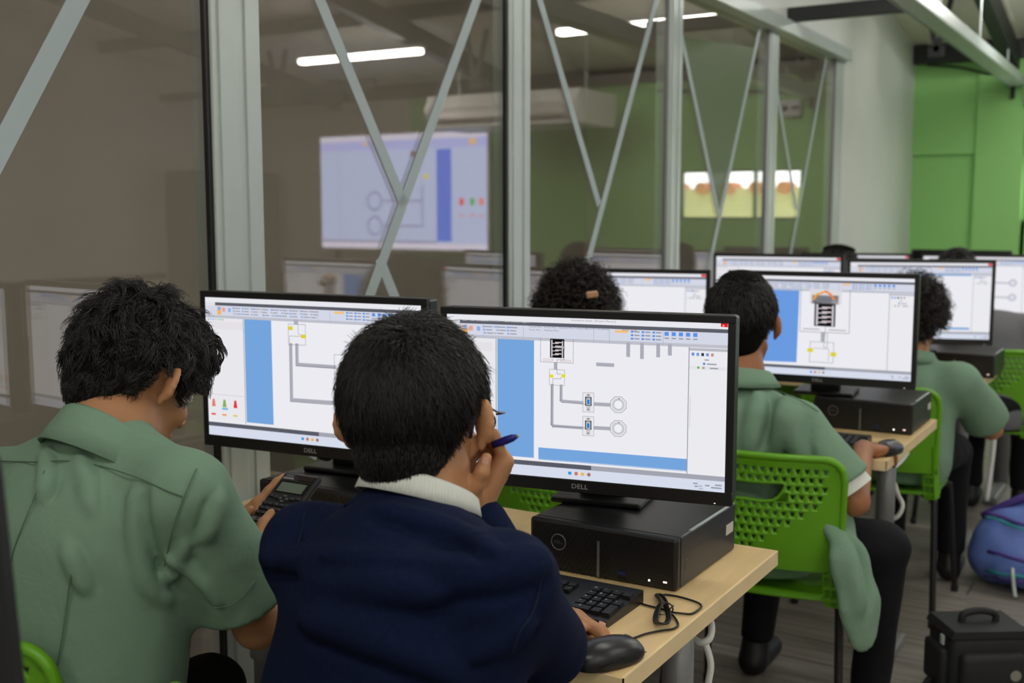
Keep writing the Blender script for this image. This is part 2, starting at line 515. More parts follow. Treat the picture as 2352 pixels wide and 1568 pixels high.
# ------------------------------------------------------------------ lamps
M_LED = emit_mat('led_light', (1.0, 0.985, 0.93), LAMP_STRENGTH)
def batten(x, y, z, label, m=None):
    t = thing('led_batten', label, 'ceiling light', (x, y, z), 0, 'hanging led battens')
    MB().box((0, 0, .035), (1.24, .09, .03), .004).build('housing', mat('white_lamp_metal', rgb(230, 230, 228), .4, bump=(80, .02, .001)), t)
    MB().box((0, 0, .0), (1.2, .075, .04), .012).build('diffuser', m or M_LED, t)
    for s in (-1, 1):
        MB().tube([(s * .5, 0, .05), (s * .5, 0, roof_z(y) - z)], .003, 6).build('hanger', M_ALU, t)
names = {}
ROWS_Y = [7.1, 4.9, 2.3, -0.2, -2.6]
ROWN = ['near the green wall', 'above the back rows', 'above the middle rows', 'above the camera', 'at the back of the room']
for i, y in enumerate(ROWS_Y):
    for x, nm in ((-0.42, 'on the glass side'), (1.98 if y > 6 else 1.1 if y > 4 else 1.85, 'in the centre'), (3.7, 'on the beige wall side')):
        if x > 3 and y > 4: continue
        batten(x, y, (2.66 if x < 0 else 2.62) if y > 6 else 2.72 if y > 4 else 2.95, 'long white LED batten ' + nm + ' ' + ROWN[i])

for y in (0.2, 3.4, 6.4):  # added lamps out of view, only there to brighten the room behind the glass
    batten(-2.1 - .55, y, 3.25 if y < 5 else 2.85, 'LED batten of the side room behind the glass ' + ('near' if y < 1 else 'middle' if y < 5 else 'far'), emit_mat('led_light_dim', (1.0, 0.97, 0.92), LAMP_STRENGTH * .60))

# ------------------------------------------------------------------ air conditioner and projection (seen mirrored in the glass)
t = thing('air_conditioner', 'white ceiling-hung air conditioner in front of the green wall, mirrored in the glass', 'air conditioner', (1.0, 7.95, 2.08))
M_ACW = mat('white_ac_plastic', rgb(232, 230, 224), .4, bump=(60, .02, .001))
b = MB(); b.prism([(-.32, .0), (.3, .0), (.34, .06), (.34, .26), (-.3, .26), (-.36, .16)], lambda u, v, k: (-.7 + 1.4 * k, u, v)); b.build('casing', M_ACW, t)
b = MB(); b.bar((-.6, -.352, .1), (.6, -.352, .1), .07, .012, up=Vector((0, -.9, .3))); b.build('louver', mat('pale_louver', rgb(205, 200, 192), .4, bump=(60, .02, .001)), t)
b = MB(); b.box((0, -.345, .155), (1.26, .012, .01)); b.box((0, -.33, .04), (1.26, .012, .01)); b.build('slot', M_BLACK, t)
for s in (-1, 1):
    MB().tube([(s * .6, 0, .26), (s * .6, 0, roof_z(7.95) - 2.08)], .006, 6).build('hanger', M_ALU, t)

# cabinet and dado rail by the beige wall, mirrored in the left pane
t = thing('storage_cabinet', 'dark grey two-door storage cabinet by the beige wall, mirrored in the glass', 'cabinet', (XR - .27, 8.22, 0))
M_CABG = mat('cabinet_grey', rgb(92, 90, 88), .5, bump=(60, .03, .001))
MB().box((.01, 0, .92), (.48, 1.06, 1.76), .004).build('body', M_CABG, t)
for s_ in (-1, 1):
    dd = MB(); dd.box((-.24, s_ * .262, .92), (.02, .515, 1.70), .003); dd_o = dd.build('door', M_CABG, t)
    MB().tube([(-.27, s_ * .05, .85), (-.27, s_ * .05, 1.0)], .008, 8).build('handle', M_ALU, dd_o)
MB().box((.01, 0, .02), (.44, 1.0, .04)).build('plinth', M_BLACKM, t)
b = MB(); b.bar((XR - .012, 2.0, .78), (XR - .012, 7.66, .78), .024, .055, .003)
struct(b.build('trim_40', M_DARKSTEEL), 'dark dado rail on the beige wall')
# ================================================================== SCREENS
def homog(src):
    dst = [(0, 0), (1, 0), (1, 1), (0, 1)]
    A = []; B = []
    for (x, y), (u, v) in zip(src, dst):
        A.append([x, y, 1, 0, 0, 0, -u * x, -u * y]); B.append(u)
        A.append([0, 0, 0, x, y, 1, -v * x, -v * y]); B.append(v)
    h = np.append(np.linalg.solve(np.array(A, float), np.array(B, float)), 1).reshape(3, 3)
    def f(x, y):
        q = h @ np.array([x, y, 1.0]); return (q[0] / q[2], q[1] / q[2])
    return f
class Screen:
    def __init__(s, w, h, H=None): s.w, s.h = w, h; s.p = []; s.H = H or (lambda x, y: (x, y))
    def poly(s, pts, col, layer=1):
        s.p.append(([s.H(*q) for q in pts], None, col, layer)); return s
    def rect(s, x0, y0, x1, y1, col, layer=1): return s.poly([(x0, y0), (x1, y0), (x1, y1), (x0, y1)], col, layer)
    def nrect(s, x0, y0, x1, y1, col, layer=1):
        s.p.append(([(x0, y0), (x1, y0), (x1, y1), (x0, y1)], None, col, layer)); return s
    def line(s, pts, wd, col, layer=2, n=False):
        q = [p if n else s.H(*p) for p in pts]
        for a, b in zip(q[:-1], q[1:]):
            ax, ay, bx, by = a[0] * s.w, a[1] * s.h, b[0] * s.w, b[1] * s.h
            dx, dy = bx - ax, by - ay; L = math.hypot(dx, dy) or 1; dx /= L; dy /= L; e = wd / 2
            pts4 = [(ax - dx * e - dy * e, ay - dy * e + dx * e), (ax - dx * e + dy * e, ay - dy * e - dx * e), (bx + dx * e + dy * e, by + dy * e - dx * e), (bx + dx * e - dy * e, by + dy * e + dx * e)]
            s.p.append(([(x / s.w, y / s.h) for x, y in pts4], None, col, layer))
        return s
    def frame(s, pts, wd, col, layer=2, n=False): return s.line(list(pts) + [pts[0]], wd, col, layer, n)
    def disc(s, c, r, col, layer=2, k=16, n=False):
        c = c if n else s.H(*c)
        s.p.append(([(c[0] + r * math.cos(2 * math.pi * i / k) / s.w, c[1] + r * math.sin(2 * math.pi * i / k) / s.h) for i in range(k)], None, col, layer)); return s
    def text(s, c, txt, size, col, layer=3, align='LEFT', n=False):
        c = c if n else s.H(*c)
        v, f = text_geo(txt, size, align)
        s.p.append(([(c[0] + x / s.w, c[1] - y / s.h) for x, y in v], f, col, layer)); return s
    def build(s, name, m, parent, y=0.0, step=7e-5):
        vs = []; fs = []; cols = []
        for pts, f, col, layer in s.p:
            n = len(vs)
            for (u, v) in pts:
                u = min(1, max(0, u)); v = min(1, max(0, v))
                vs.append(((u - .5) * s.w, y - layer * step, (.5 - v) * s.h))
            if f is None: f = [tuple(range(len(pts)))]
            for k in f:
                fs.append(tuple(i + n for i in k)); cols += [rgb(*col)] * len(k)
        me = new_mesh(name, vs, fs)
        at = me.color_attributes.new('Col', 'FLOAT_COLOR', 'CORNER')
        at.data.foreach_set('color', np.array(cols, np.float32).ravel())
        return link(name, me, m, parent)

SW, SH = .527, .296
WHT = (240, 240, 247); CANV = (244, 244, 250); RIB = (219, 223, 238); RIBG = (196, 198, 210); DK = (96, 98, 108); BLUE = (120, 170, 228); BLU2 = (86, 150, 240); GRY = (178, 178, 190); LN = (120, 120, 130)
def ui(s, blue=True, seed=1, bw=(.193, .33), text=False):
    rn = random.Random(seed)
    s.nrect(0, 0, 1, 1, CANV, 0)
    s.nrect(0, 0, 1, .034, WHT); s.nrect(.05, .034, 1, .056, DK); s.nrect(0, .034, .05, .06, (232, 232, 238), 2)
    s.nrect(0, .056, 1, .127, RIB); s.nrect(0, .127, 1, .146, RIBG)
    s.nrect(.06, .064, .08, .122, (246, 186, 110), 2); s.nrect(.064, .066, .076, .09, (120, 180, 240), 3)
    s.nrect(.085, .07, .1, .1, (240, 170, 150), 2); s.nrect(.115, .072, .128, .1, (150, 180, 235), 2)
    for i in range(36):
        u = .14 + (i % 9) * .046 + rn.uniform(-.006, .006); v = .066 + (i // 9 % 3) * .02
        if text and u > .27: continue
        s.nrect(u, v, u + .008, v + .01, rn.choice([(130, 170, 235), (150, 180, 230), (205, 180, 190)]), 2)
        s.nrect(u + .011, v + .002, u + .035, v + .009, (160, 162, 176), 2)
    s.nrect(.62, .062, .665, .078, (250, 200, 130), 3)
    for i in range(9):
        u = .675 + (i % 3) * .037; v = .063 + (i // 3) * .021
        s.nrect(u, v, u + .009, v + .011, BLU2, 2); s.nrect(u + .012, v + .002, u + .03, v + .009, (150, 152, 168), 2)
    for i in range(5):
        u = .79 + i * .024
        s.nrect(u, .062, u + .014, .085, (96, 152, 240), 2); s.nrect(u, .096, u + .015, .103, (150, 152, 168), 2)
    for u in (.14, .29, .545, .6, .785): s.nrect(u, .06, u + .0015, .144, (176, 180, 196), 3)
    s.nrect(0, .146, .188, .885, (240, 240, 245)); s.nrect(.187, .146, .19, .9, (150, 152, 160), 2)
    for i in range(7): s.nrect(.012 + i * .012, .152, .018 + i * .012, .162, rn.choice([(120, 170, 240), (180, 190, 220), (130, 190, 130)]), 2)
    s.nrect(0, .17, .188, .225, (234, 230, 236), 1)
    if blue:
        s.nrect(bw[0], .146, bw[1], .885, BLUE, 1)
    s.nrect(0, .885, 1, .905, (244, 244, 248)); s.nrect(0, .905, 1, .934, (168, 170, 182)); s.nrect(0, .905, .54, .934, (92, 95, 106), 2)
    s.nrect(0, .934, 1, 1, (222, 228, 244))
    for i, c in enumerate(((40, 160, 230), (214, 120, 90), (240, 190, 70), (170, 120, 110))):
        u = .463 + i * .023; s.disc((u, .962), .0036, c, 2, 10, True) if i in (1, 3) else s.nrect(u - .006, .953, u + .006, .972, c, 2)
    s.text((.966, .957), 'ESP', .0042, (120, 124, 140), 3, 'LEFT', True) if False else None
    for u0, u1, v in ((.895, .91, .955), (.9, .911, .972), (.935, .95, .962), (.968, .99, .955), (.955, .99, .972)): s.nrect(u0, v, u1, v + .008, (150, 154, 170), 2)
    # right explorer panel
    s.nrect(.874, .146, 1, .885, (243, 243, 248)); s.nrect(.872, .146, .875, .905, (160, 162, 170), 2); s.nrect(.875, .15, 1, .166, (190, 192, 202), 2)
    for i, c in enumerate(((120, 150, 220), (110, 160, 240), (60, 60, 66), (120, 150, 220), (210, 150, 140))): s.nrect(.882 + i * .016, .178, .891 + i * .016, .196, c, 2)
    s.nrect(.925, .214, .94, .222, (170, 170, 180), 2); s.nrect(.92, .234, .928, .248, (110, 150, 220), 2); s.nrect(.933, .238, .965, .246, (160, 162, 176), 2)
    s.nrect(.875, .256, 1, .276, (228, 228, 236), 1); s.disc((.905, .265), .0022, (80, 190, 80), 2, 10, True); s.nrect(.918, .258, .926, .272, (190, 170, 140), 2); s.nrect(.943, .262, .97, .27, (160, 162, 176), 2)
    # toolbox shapes
    for i, c in enumerate(((236, 130, 110), (140, 180, 90), (236, 60, 66))):
        u = .02 + i * .055; s.poly([(0, 0)], c) if False else s.p.append(([(u + .003, .735), (u + .013, .735), (u + .018, .79), (u - .002, .79)], None, c, 2))
    s.nrect(.07, .795, .1, .81, (120, 190, 240), 2)
    for i, c in enumerate(((236, 70, 70), (240, 160, 90), (230, 210, 90))):
        u = .015 + i * .055; s.nrect(u, .84, u + .022, .853, c, 2)
    s.nrect(0, .7, .186, .703, (200, 200, 206), 2)
    for i in range(12): s.nrect(.012, .25 + i * .022, .04 + rn.random() * .03, .257 + i * .022, (196, 198, 208), 2); s.nrect(.006, .25 + i * .022, .01, .258 + i * .022, (160, 190, 235), 2)
    return s
def breaker(s, x0, y0, x1, y1, sl=0.0):
    """the black breaker panel drawing between crop pixels, sl = slope of rows"""
    f = lambda u, v: (x0 + (x1 - x0) * u, y0 + (y1 - y0) * v + sl * (x1 - x0) * u)
    def r(u0, v0, u1, v1, c, l): s.poly([f(u0, v0), f(u1, v0), f(u1, v1), f(u0, v1)], c, l)
    r(0, 0, 1, 1, (18, 18, 20), 2)
    r(.08, .06, .17, .96, (214, 210, 216), 3); r(.83, .1, .92, .98, (214, 210, 216), 3)
    for i in range(4):
        v = .16 + i * .2
        r(.17, v + .06, .6, v + .1, (214, 210, 216), 3); r(.36, v, .8, v + .055, (232, 214, 218), 3)
def front_screen():
    H = homog([(90, 215), (2107, 292), (2090, 1503), (100, 1334)])
    s = ui(Screen(SW, SH, H), True, 4, text=True)
    s.poly([(755, 1180), (1825, 1262), (1825, 1352), (755, 1268)], BLUE, 1)
    s.poly([(2055, 290), (2105, 292), (2105, 318), (2055, 315)], (226, 34, 34), 2)
    s.text((2073, 304), 'x', .007, (250, 240, 240), 3, 'CENTER')
    s.text((1146, 270), 'Automation Studio - [Project1:Planos1]', .0052, (150, 150, 156), 3, 'CENTER')
    for x, t in ((205, 'Edit'), (252, 'View'), (303, 'Simulation'), (498, 'Tools'), (555, 'Student'), (625, 'Support')): s.text((x, 257 + (x - 205) * .038), t, .0056, (225, 226, 232), 3)
    s.poly([(388, 261), (470, 264), (470, 271), (388, 268)], (196, 198, 206), 3)
    s.text((1350, 335), 'Pointer Tools', .0048, (150, 90, 40), 4)
    for x, t in ((685, 'Control Wire'), (790, 'Ground Wire'), (897, 'Polyphase Wire Configuration'), (1085, 'Manual Wire Numbering')): s.text((x, 309 + (x - 685) * .038), t, .0044, (120, 124, 150), 3)
    for x, t in ((685, 'Power Wire'), (790, 'Polyphase Wire')): s.text((x, 331 + (x - 685) * .038), t, .0044, (120, 124, 150), 3)
    # breaker box
    s.line([(768, 392), (768, 562), (1003, 574), (1003, 405)], .0007, LN)
    breaker(s, 836, 396, 938, 532, .045)
    s.poly([(880, 452), (945, 455), (945, 466), (880, 463)], (190, 190, 196), 4)
    for a in ((788, 542, 860, 556), (912, 550, 985, 563)): s.frame([(a[0], a[1]), (a[2], a[1] + 3), (a[2], a[3]), (a[0], a[3] - 3)], .0005, (196, 130, 130))
    s.poly([(864, 568), (886, 569), (886, 620), (864, 619)], GRY, 2)
    s.line([(938, 534), (938, 549), (886, 548), (886, 625), (888, 650), (915, 652)], .0006, (70, 70, 76), 3)
    s.frame([(832, 616), (940, 622), (940, 735), (832, 729)], .0006, LN)
    s.poly([(834, 654), (860, 655), (860, 677), (834, 676)], (238, 226, 40), 3); s.poly([(918, 652), (947, 653), (947, 676), (918, 675)], (238, 226, 40), 3)
    s.line([(915, 676), (915, 686), (857, 683), (857, 730)], .0006, (90, 90, 96), 3)
    for a, b2 in (((841, 730), (864, 731)), ((907, 735), (927, 736))):
        pass
    s.line([(852, 733), (852, 1012), (862, 1025), (1075, 1040)], .0055, GRY, 2); s.line([(917, 737), (917, 838), (930, 846), (1075, 857)], .0052, GRY, 2)
    s.line([(848, 733), (848, 1015), (858, 1027), (1140, 1042)], .0007, (110, 110, 120), 3); s.line([(911, 737), (911, 845), (920, 855), (1140, 873)], .0007, (110, 110, 120), 3)
    for y0 in (784, 955):
        s.frame([(1073, y0), (1153, y0 + 4), (1153, y0 + 143), (1073, y0 + 138)], .0006, (130, 130, 136), 3)
        s.poly([(1074, y0 + 1), (1152, y0 + 5), (1152, y0 + 142), (1074, y0 + 137)], (240, 240, 244), 2)
        s.poly([(1098, y0 + 10), (1128, y0 + 12), (1128, y0 + 135), (1098, y0 + 133)], (206, 206, 212), 3)
        s.poly([(1090, y0 + 30), (1136, y0 + 33), (1136, y0 + 98), (1090, y0 + 95)], (40, 40, 44), 3)
        s.poly([(1097, y0 + 40), (1129, y0 + 42), (1129, y0 + 90), (1097, y0 + 88)], (200, 202, 210), 4)
        s.poly([(1104, y0 + 50), (1122, y0 + 51), (1122, y0 + 85), (1104, y0 + 84)], (50, 130, 205), 5)
        s.disc((1113, y0 + 18), .0013, (70, 70, 76), 5); s.disc((1113, y0 + 122), .0013, (90, 90, 96), 5)
        yb = y0 + 84
        s.poly([(1153, yb - 14), (1270, yb - 8), (1270, yb + 18), (1153, yb + 12)], GRY, 2)
        c = (1328, yb + 4)
        oc = [(c[0] + 62 * math.cos(R(22.5 + 45 * k)), c[1] + 62 * math.sin(R(22.5 + 45 * k)) + .05 * 62 * math.cos(R(22.5 + 45 * k))) for k in range(8)]
        s.poly(oc, (232, 232, 238), 2); s.frame(oc, .0007, (130, 130, 138), 3)
        s.disc(c, .0112, (206, 206, 214), 3, 24); s.disc(c, .0075, (248, 248, 252), 4, 20); s.disc((c[0] + 5, c[1] - 43), .001, (60, 60, 60), 4)
    for a in ((1383, 424, 1410, 530), (1482, 428, 1508, 545), (1597, 432, 1624, 533), (1680, 436, 1708, 520)): s.poly([(a[0], a[1]), (a[2], a[1] + 2), (a[2], a[3]), (a[0], a[3] - 2)], GRY, 2)
    s.poly([(1168, 568), (1297, 575), (1297, 601), (1168, 594)], GRY, 2)
    s.poly([(367, 1027), (388, 1028), (388, 1066), (364, 1065)], (236, 50, 56), 3)
    s.line([(1842, 815), (1838, 1035)], .0008, (200, 200, 206), 2)
    for x, y, t in ((1185 + 720, 1455, 'ESP'), (1905, 1473, 'LAA')): s.text((x, y), t, .0046, (110, 114, 130), 4)
    return s
def left_screen():
    H = homog([(478, 680), (970, 703), (972, 1048), (480, 996)])
    s = ui(Screen(SW, SH, H), True, 9, (.193, .325))
    k = .3189
    q = lambda x, y: (550 + x * k, 650 + y * k)
    s.poly([q(411, 258), q(441, 260), q(441, 295), q(411, 293)], GRY, 2)
    s.frame([q(370, 290), q(493, 296), q(493, 443), q(370, 437)], .0008, LN, 3)
    s.line([q(441, 296), q(441, 365), q(462, 368)], .0008, LN, 3); s.line([q(378, 437), q(378, 375), q(462, 380)], .0008, LN, 3)
    s.poly([q(372, 305), q(402, 307), q(402, 334), q(372, 333)], (232, 218, 30), 3); s.poly([q(462, 366), q(493, 367), q(493, 394), q(462, 393)], (232, 218, 30), 3)
    s.line([q(386, 440), q(386, 835), q(700, 858)], .0075, GRY, 2); s.line([q(430, 442), q(430, 580), q(700, 600)], .0075, GRY, 2)
    s.line([q(376, 440), q(376, 848), q(780, 880)], .0008, (110, 110, 120), 3); s.line([q(421, 442), q(421, 590), q(740, 610)], .0008, (110, 110, 120), 3)
    s.frame([q(698, 510), q(800, 517), q(800, 700), q(698, 692)], .0008, LN, 3); s.frame([q(698, 758), q(800, 766), q(800, 948), q(698, 940)], .0008, LN, 3)
    return s
def row2_screen():
    H = homog([(195, 228), (1402, 252), (1388, 980), (205, 918)])
    s = ui(Screen(SW, SH, H), False, 12)
    s.poly([(372, 320), (645, 327), (640, 853), (368, 845)], (110, 160, 232), 1)
    s.line([(655, 325), (655, 632), (980, 645), (980, 335)], .0014, LN, 2)
    s.poly([(715, 330), (925, 335), (925, 440), (715, 432)], (228, 226, 232), 2)
    breaker(s, 748, 425, 887, 592, .05)
    s.poly([(730, 370), (905, 375), (905, 440), (730, 432)], (20, 20, 22), 2); s.poly([(770, 385), (860, 388), (860, 425), (770, 422)], (120, 122, 130), 3)
    s.line([(740, 400), (760, 368), (820, 345)], .006, (245, 170, 50), 3); s.line([(820, 345), (850, 365), (875, 398)], .006, (245, 140, 50), 4)
    s.line([(680, 613), (780, 617)], .004, (196, 190, 196), 2); s.line([(850, 620), (955, 625)], .004, (196, 190, 196), 2)
    s.poly([(795, 640), (820, 641), (820, 705), (795, 704)], GRY, 2); s.line([(825, 600), (815, 745), (838, 750), (838, 640)], .0012, (110, 110, 120), 3)
    s.frame([(727, 704), (882, 712), (880, 855), (725, 848)], .0012, LN, 3); s.line([(748, 750), (850, 757), (848, 840)], .001, LN, 3)
    s.poly([(709, 750), (747, 752), (747, 780), (709, 778)], (232, 220, 50), 3); s.poly([(860, 778), (900, 780), (900, 810), (860, 808)], (232, 220, 50), 3)
    return s
def plain_screen(seed, kind):
    s = ui(Screen(SW, SH), kind == 'bluebars', seed, (.193, .2))
    if kind == 'bluebars':
        s.nrect(.2, .146, .86, .165, (96, 160, 220), 2); s.nrect(.2, .85, .86, .875, (96, 160, 220), 2)
    if kind == 'sockets':
        for v in (.42, .66):
            s.line([(.6, v), (.76, v + .005)], .006, GRY, 2, True); s.disc((.79, v), .018, (190, 190, 204), 2, 16, True); s.disc((.79, v), .011, (236, 232, 246), 3, 16, True)
    if kind == 'panel':
        s.nrect(.33, .146, .45, .42, (226, 226, 232), 2); s.nrect(.36, .16, .42, .38, (40, 40, 44), 3)
        for i in range(4): s.nrect(.375, .19 + i * .045, .41, .205 + i * .045, (214, 210, 216), 4)
    s.nrect(.97, .003, 1, .03, (226, 40, 50), 3)
    return s

# ================================================================== MONITORS AND COMPUTERS
Z_DESK = 0.74
TOW_H = 0.093
def monitor(x, y, z, yaw, scr, label, base_z=Z_DESK + TOW_H, detail=True, group='desk monitors'):
    t = thing('monitor', label, 'monitor', (x, y, base_z), yaw, group)
    zc = z - base_z                       # screen centre height above the base
    b = MB()
    ox, top, bot, d = SW / 2 + .0135, SH / 2 + .0135, SH / 2 + .024, .012
    for (c, sz) in (((0, 0, (top + SH / 2) / 2), (2 * ox, d, top - SH / 2)), ((0, 0, -(bot + SH / 2) / 2), (2 * ox, d, bot - SH / 2)), ((-(ox + SW / 2) / 2, 0, 0), (ox - SW / 2, d, SH)), (((ox + SW / 2) / 2, 0, 0), (ox - SW / 2, d, SH))):
        b.box((c[0], c[1], c[2] + zc), sz, .0012, seg=1)
    b.build('bezel', M_BLACK, t)
    MB().box((0, .024, zc - .005), (2 * ox - .002, .038, top + bot - .002), .006).build('back_shell', M_BLACK, t)
    MB().box((0, .058, zc - .01), (.3, .035, .2), .012).build('back_housing', M_BLACK, t)
    so = scr.build('screen', screen_mat(), t, -.0045); so.location = (0, 0, zc)
    lo = MB(); v, f = text_geo('DELL', .0125); lo.add([(px * 1.15, -.0064, py) for px, py in v], f)
    o = lo.build('logo', M_PRINT, t); o.location = (0, 0, zc - bot + .0115)
    led = MB(); led.box((ox - .03, -.0062, zc - bot + .004), (.003, .001, .0014)); led.build('power_light', emit_mat('led_dim', (1, .95, .9), 1.0), t)
    nb = MB(); nb.box((0, .150, (zc) / 2), (.09, .03, zc), .006); nb.box((0, .105, zc - .02), (.07, .09, .07), .006); nb.build('stand_neck', M_BLACK, t)
    MB().box((0, .165, .006), (.18, .15, .012), .005).build('stand_base', M_BLACK, t)
    return t
def slot_grille():
    b = MB()
    for r_ in range(11):
        for c_ in range(30):
            x = -.138 + c_ * .0094 + (r_ % 2) * .0047; z = .0045 + r_ * .0078
            if x > .02 and z < .062: continue
            if x > .138: continue
            b.bar((x - .0025, -.0008, z - .0026), (x + .0025, -.0008, z + .0026), .0014, .0016, up=Vector((0, 1, 0)))
    return b.mesh('grille')
GRILLE = None
def tower(x, y, label, sticker=True):
    """slim desktop computer lying flat, (x,y) = centre of its front bottom edge"""
    global GRILLE
    t = thing('desktop_computer', label, 'computer', (x, y, Z_DESK), 0, 'slim desktop computers on the desks')
    MB().box((0, .157, .0475), (.29, .274, .091), .003).build('case', M_BLACKM, t)
    MB().box((0, .010, .0475), (.292, .02, .093), .006).build('front_panel', M_BLACK, t)
    if GRILLE is None:
        GRILLE = slot_grille(); GRILLE.materials.append(mat('deep_black', rgb(6, 6, 7), .6, bump=(100, .02, .0003)))
    g = link('grille', GRILLE, None, t); g['kind'] = 'stuff'
    MB().box((-.004, -.0008, .036), (.005, .002, .066)).build('silver_strip', mat('dull_silver', rgb(120, 122, 128), .35, .5, bump=(90, .02, .0002)), t)
    rg = MB(); rg.tube([(-.085 + .0145 * math.cos(a * math.pi / 12), -.001, .055 + .0145 * math.sin(a * math.pi / 12)) for a in range(24)], .0012, 6, closed=True)
    rg.build('logo_ring', mat('dull_silver', None), t, smooth=True)
    v, f = text_geo('DELL', .0085); MB().add([(px - .085, -.0015, py + .055) for px, py in v], f).build('logo', mat('dull_silver', None), t)
    MB().box((.042, -.0006, .018), (.016, .002, .007)).build('usb_port', mat('usb_blue', rgb(18, 32, 80), .4, bump=(90, .02, .0002)), t)
    MB().box((.042, -.0006, .007), (.016, .002, .004)).build('usb_port', M_GLOSSB, t)
    l = MB(); l.lathe([(.002, 0), (.002, .001)], (.095, -.0008, .014), 10, 'y'); l.build('power_light', emit_mat('led_white', (1, .95, .9), 3.0), t)
    MB().box((.125, -.0006, .0155), (.007, .001, .003)).build('drive_light', emit_mat('led_pink', (1, .7, .65), 1.6), t)
    MB().box((.1452, .16, .0615), (.0006, .26, .0012)).build('seam', M_GLOSSB, t)
    MB().box((.1415, .17, .0925), (.006, .2, .0012)).build('edge_trim', M_ALU, t)
    if sticker:
        MB().box((.1454, .262, .05), (.0006, .038, .02)).build('sticker', mat('white_label', rgb(206, 204, 196), .6, bump=(50, .05, .0005)), t)
    v, f = text_geo('DELL', .016); MB().add([(.1456, .045 + py, .032 - px) for px, py in v], f).build('side_mark', mat('grey_print', rgb(84, 86, 90), .5, bump=(80, .02, .0002)), t)
    for sx in (-.12, .12):
        for sy in (.03, .26):
            MB().box((sx, sy, .0015), (.02, .02, .003)).build('foot', M_GLOSSB, t)
    return t

# ------------------------------------------------------------------ desks
def wood():
    m = mat('maple_laminate', rgb(224, 194, 140), 0.38, var=(5, 0.10), bump=(40, .03, .001), stretch=(6, .7, 6))
    return m
M_WOODE = mat('maple_edge_band', rgb(236, 212, 164), .4, var=(12, .05), bump=(60, .02, .001))
def desk(y_far, label, x0=-1.80, x1=-.64, depth=.70):
    xc, w = (x0 + x1) / 2, x1 - x0
    t = thing('desk', label, 'desk', (xc, y_far - depth / 2, 0), 0, 'two-seat maple desks')
    MB().box((0, 0, Z_DESK - .0145), (w - .004, depth - .004, .029), .002, seg=1).build('desktop', wood(), t)
    e = MB(); h = depth / 2
    for c, s in (((0, -h + .001, 0), (w, .002, .028)), ((0, h - .001, 0), (w, .002, .028)), ((-w / 2 + .001, 0, 0), (.002, depth, .028)), ((w / 2 - .001, 0, 0), (.002, depth, .028))):
        e.box((c[0], c[1], Z_DESK - .0145), s)
    e.build('edge_band', M_WOODE, t)
    for sx in (-1, 1):
        lx = sx * (w / 2 - .09)
        MB().lathe([(.028, .36), (.028, Z_DESK - .04)], (lx, .07, 0), 20).build('leg', M_LGREY, t, smooth=True)
        MB().lathe([(.038, .03), (.038, .40), (.046, .405), (.046, .44), (.03, .45)], (lx, .07, 0), 20).build('leg_sleeve', M_LGREY, t, smooth=True)
        MB().box((lx, .0, .02), (.06, .62, .035), .008).build('foot', M_LGREY, t)
        MB().box((lx, .02, Z_DESK - .036), (.08, .5, .012)).build('bracket', M_LGREY, t)
    MB().box((0, .07, Z_DESK - .05), (w - .25, .05, .03), .003).build('crossbar', M_LGREY, t)
    return t
ROW = [0.0, 1.62, 2.96, 4.25]
RN = ['front', 'second', 'third', 'fourth']
for i, d in enumerate(ROW):
    desk(2.07 + d, ['maple desk of the nearest row with the mouse on it', 'maple desk of the second row beside the hand on the mouse', 'maple desk end of the third row by the white cable', 'maple desk of the back row'][i])

# ------------------------------------------------------------------ place the monitors and towers
tower(-.861, 1.74, 'black slim desktop computer under the nearest monitor with white sticker')
tower(-1.50, 1.70, 'black slim desktop computer under the left monitor by the glass', False)
tower(-.80, 1.74 + 1.63, 'black slim desktop computer on the second desk behind the right-hand chair', True)
tower(-1.55, 1.74 + 1.63, 'black slim desktop computer hidden under the second-row left monitor', False)
tower(-.76, 1.74 + 2.98, 'black slim desktop computer at the end of the third desk', False)
tower(-1.5, 1.74 + 2.98, 'black slim desktop computer under the third-row left monitor', False)
tower(-.82, 1.74 + 4.27, 'black slim desktop computer under the back-row right monitor', False)
tower(-1.5, 1.74 + 4.27, 'black slim desktop computer under the back-row left monitor', False)
monitor(-.9211, 1.777, 1.0547, .1768, front_screen(), 'nearest black monitor with blue bars and two switch circuits on screen')
monitor(-1.5159, 1.7225, 1.0655, .102, left_screen(), 'black monitor at left by the glass post, partly hidden by the centre boy')
monitor(-.916, 3.30, 1.056, .10, row2_screen(), 'monitor with black breaker panel and orange wires on screen')
monitor(-1.588, 3.387, 1.045, .2377, plain_screen(21, 'panel'), 'monitor behind the curly dark hair in the second row')
monitor(-.88, 4.573, 1.050, .34, plain_screen(22, 'bluebars'), 'monitor with thin blue bars on screen at the right, third row')
monitor(-1.50, 4.72, 1.055, .15, plain_screen(23, 'plain'), 'monitor peeking over beside the second-row boy, third row')
monitor(-1.476, 5.964, 1.022, .2413, plain_screen(24, 'plain'), 'monitor behind the bowl-haired head, back row left')
monitor(-.86, 5.93, 1.028, .12, plain_screen(25, 'sockets'), 'pale lilac monitor with round sockets at the right frame edge')
# back of the room: a dark television panel on a stand
t = thing('display_panel', 'switched-off black display panel behind the back row', 'display', (-1.21, 7.55, 0))
MB().box((0, 0, .98), (.60, .04, .36), .006).build('panel', M_BLACK, t)
MB().box((0, -.0205, .985), (.57, .002, .32)).build('screen', M_GLOSSB, t)
MB().tube([(0, .03, .02), (0, .03, .82)], .02, 10).build('pole', M_BLACKM, t)
MB().box((0, .03, .012), (.4, .3, .024), .006).build('base', M_BLACKM, t)
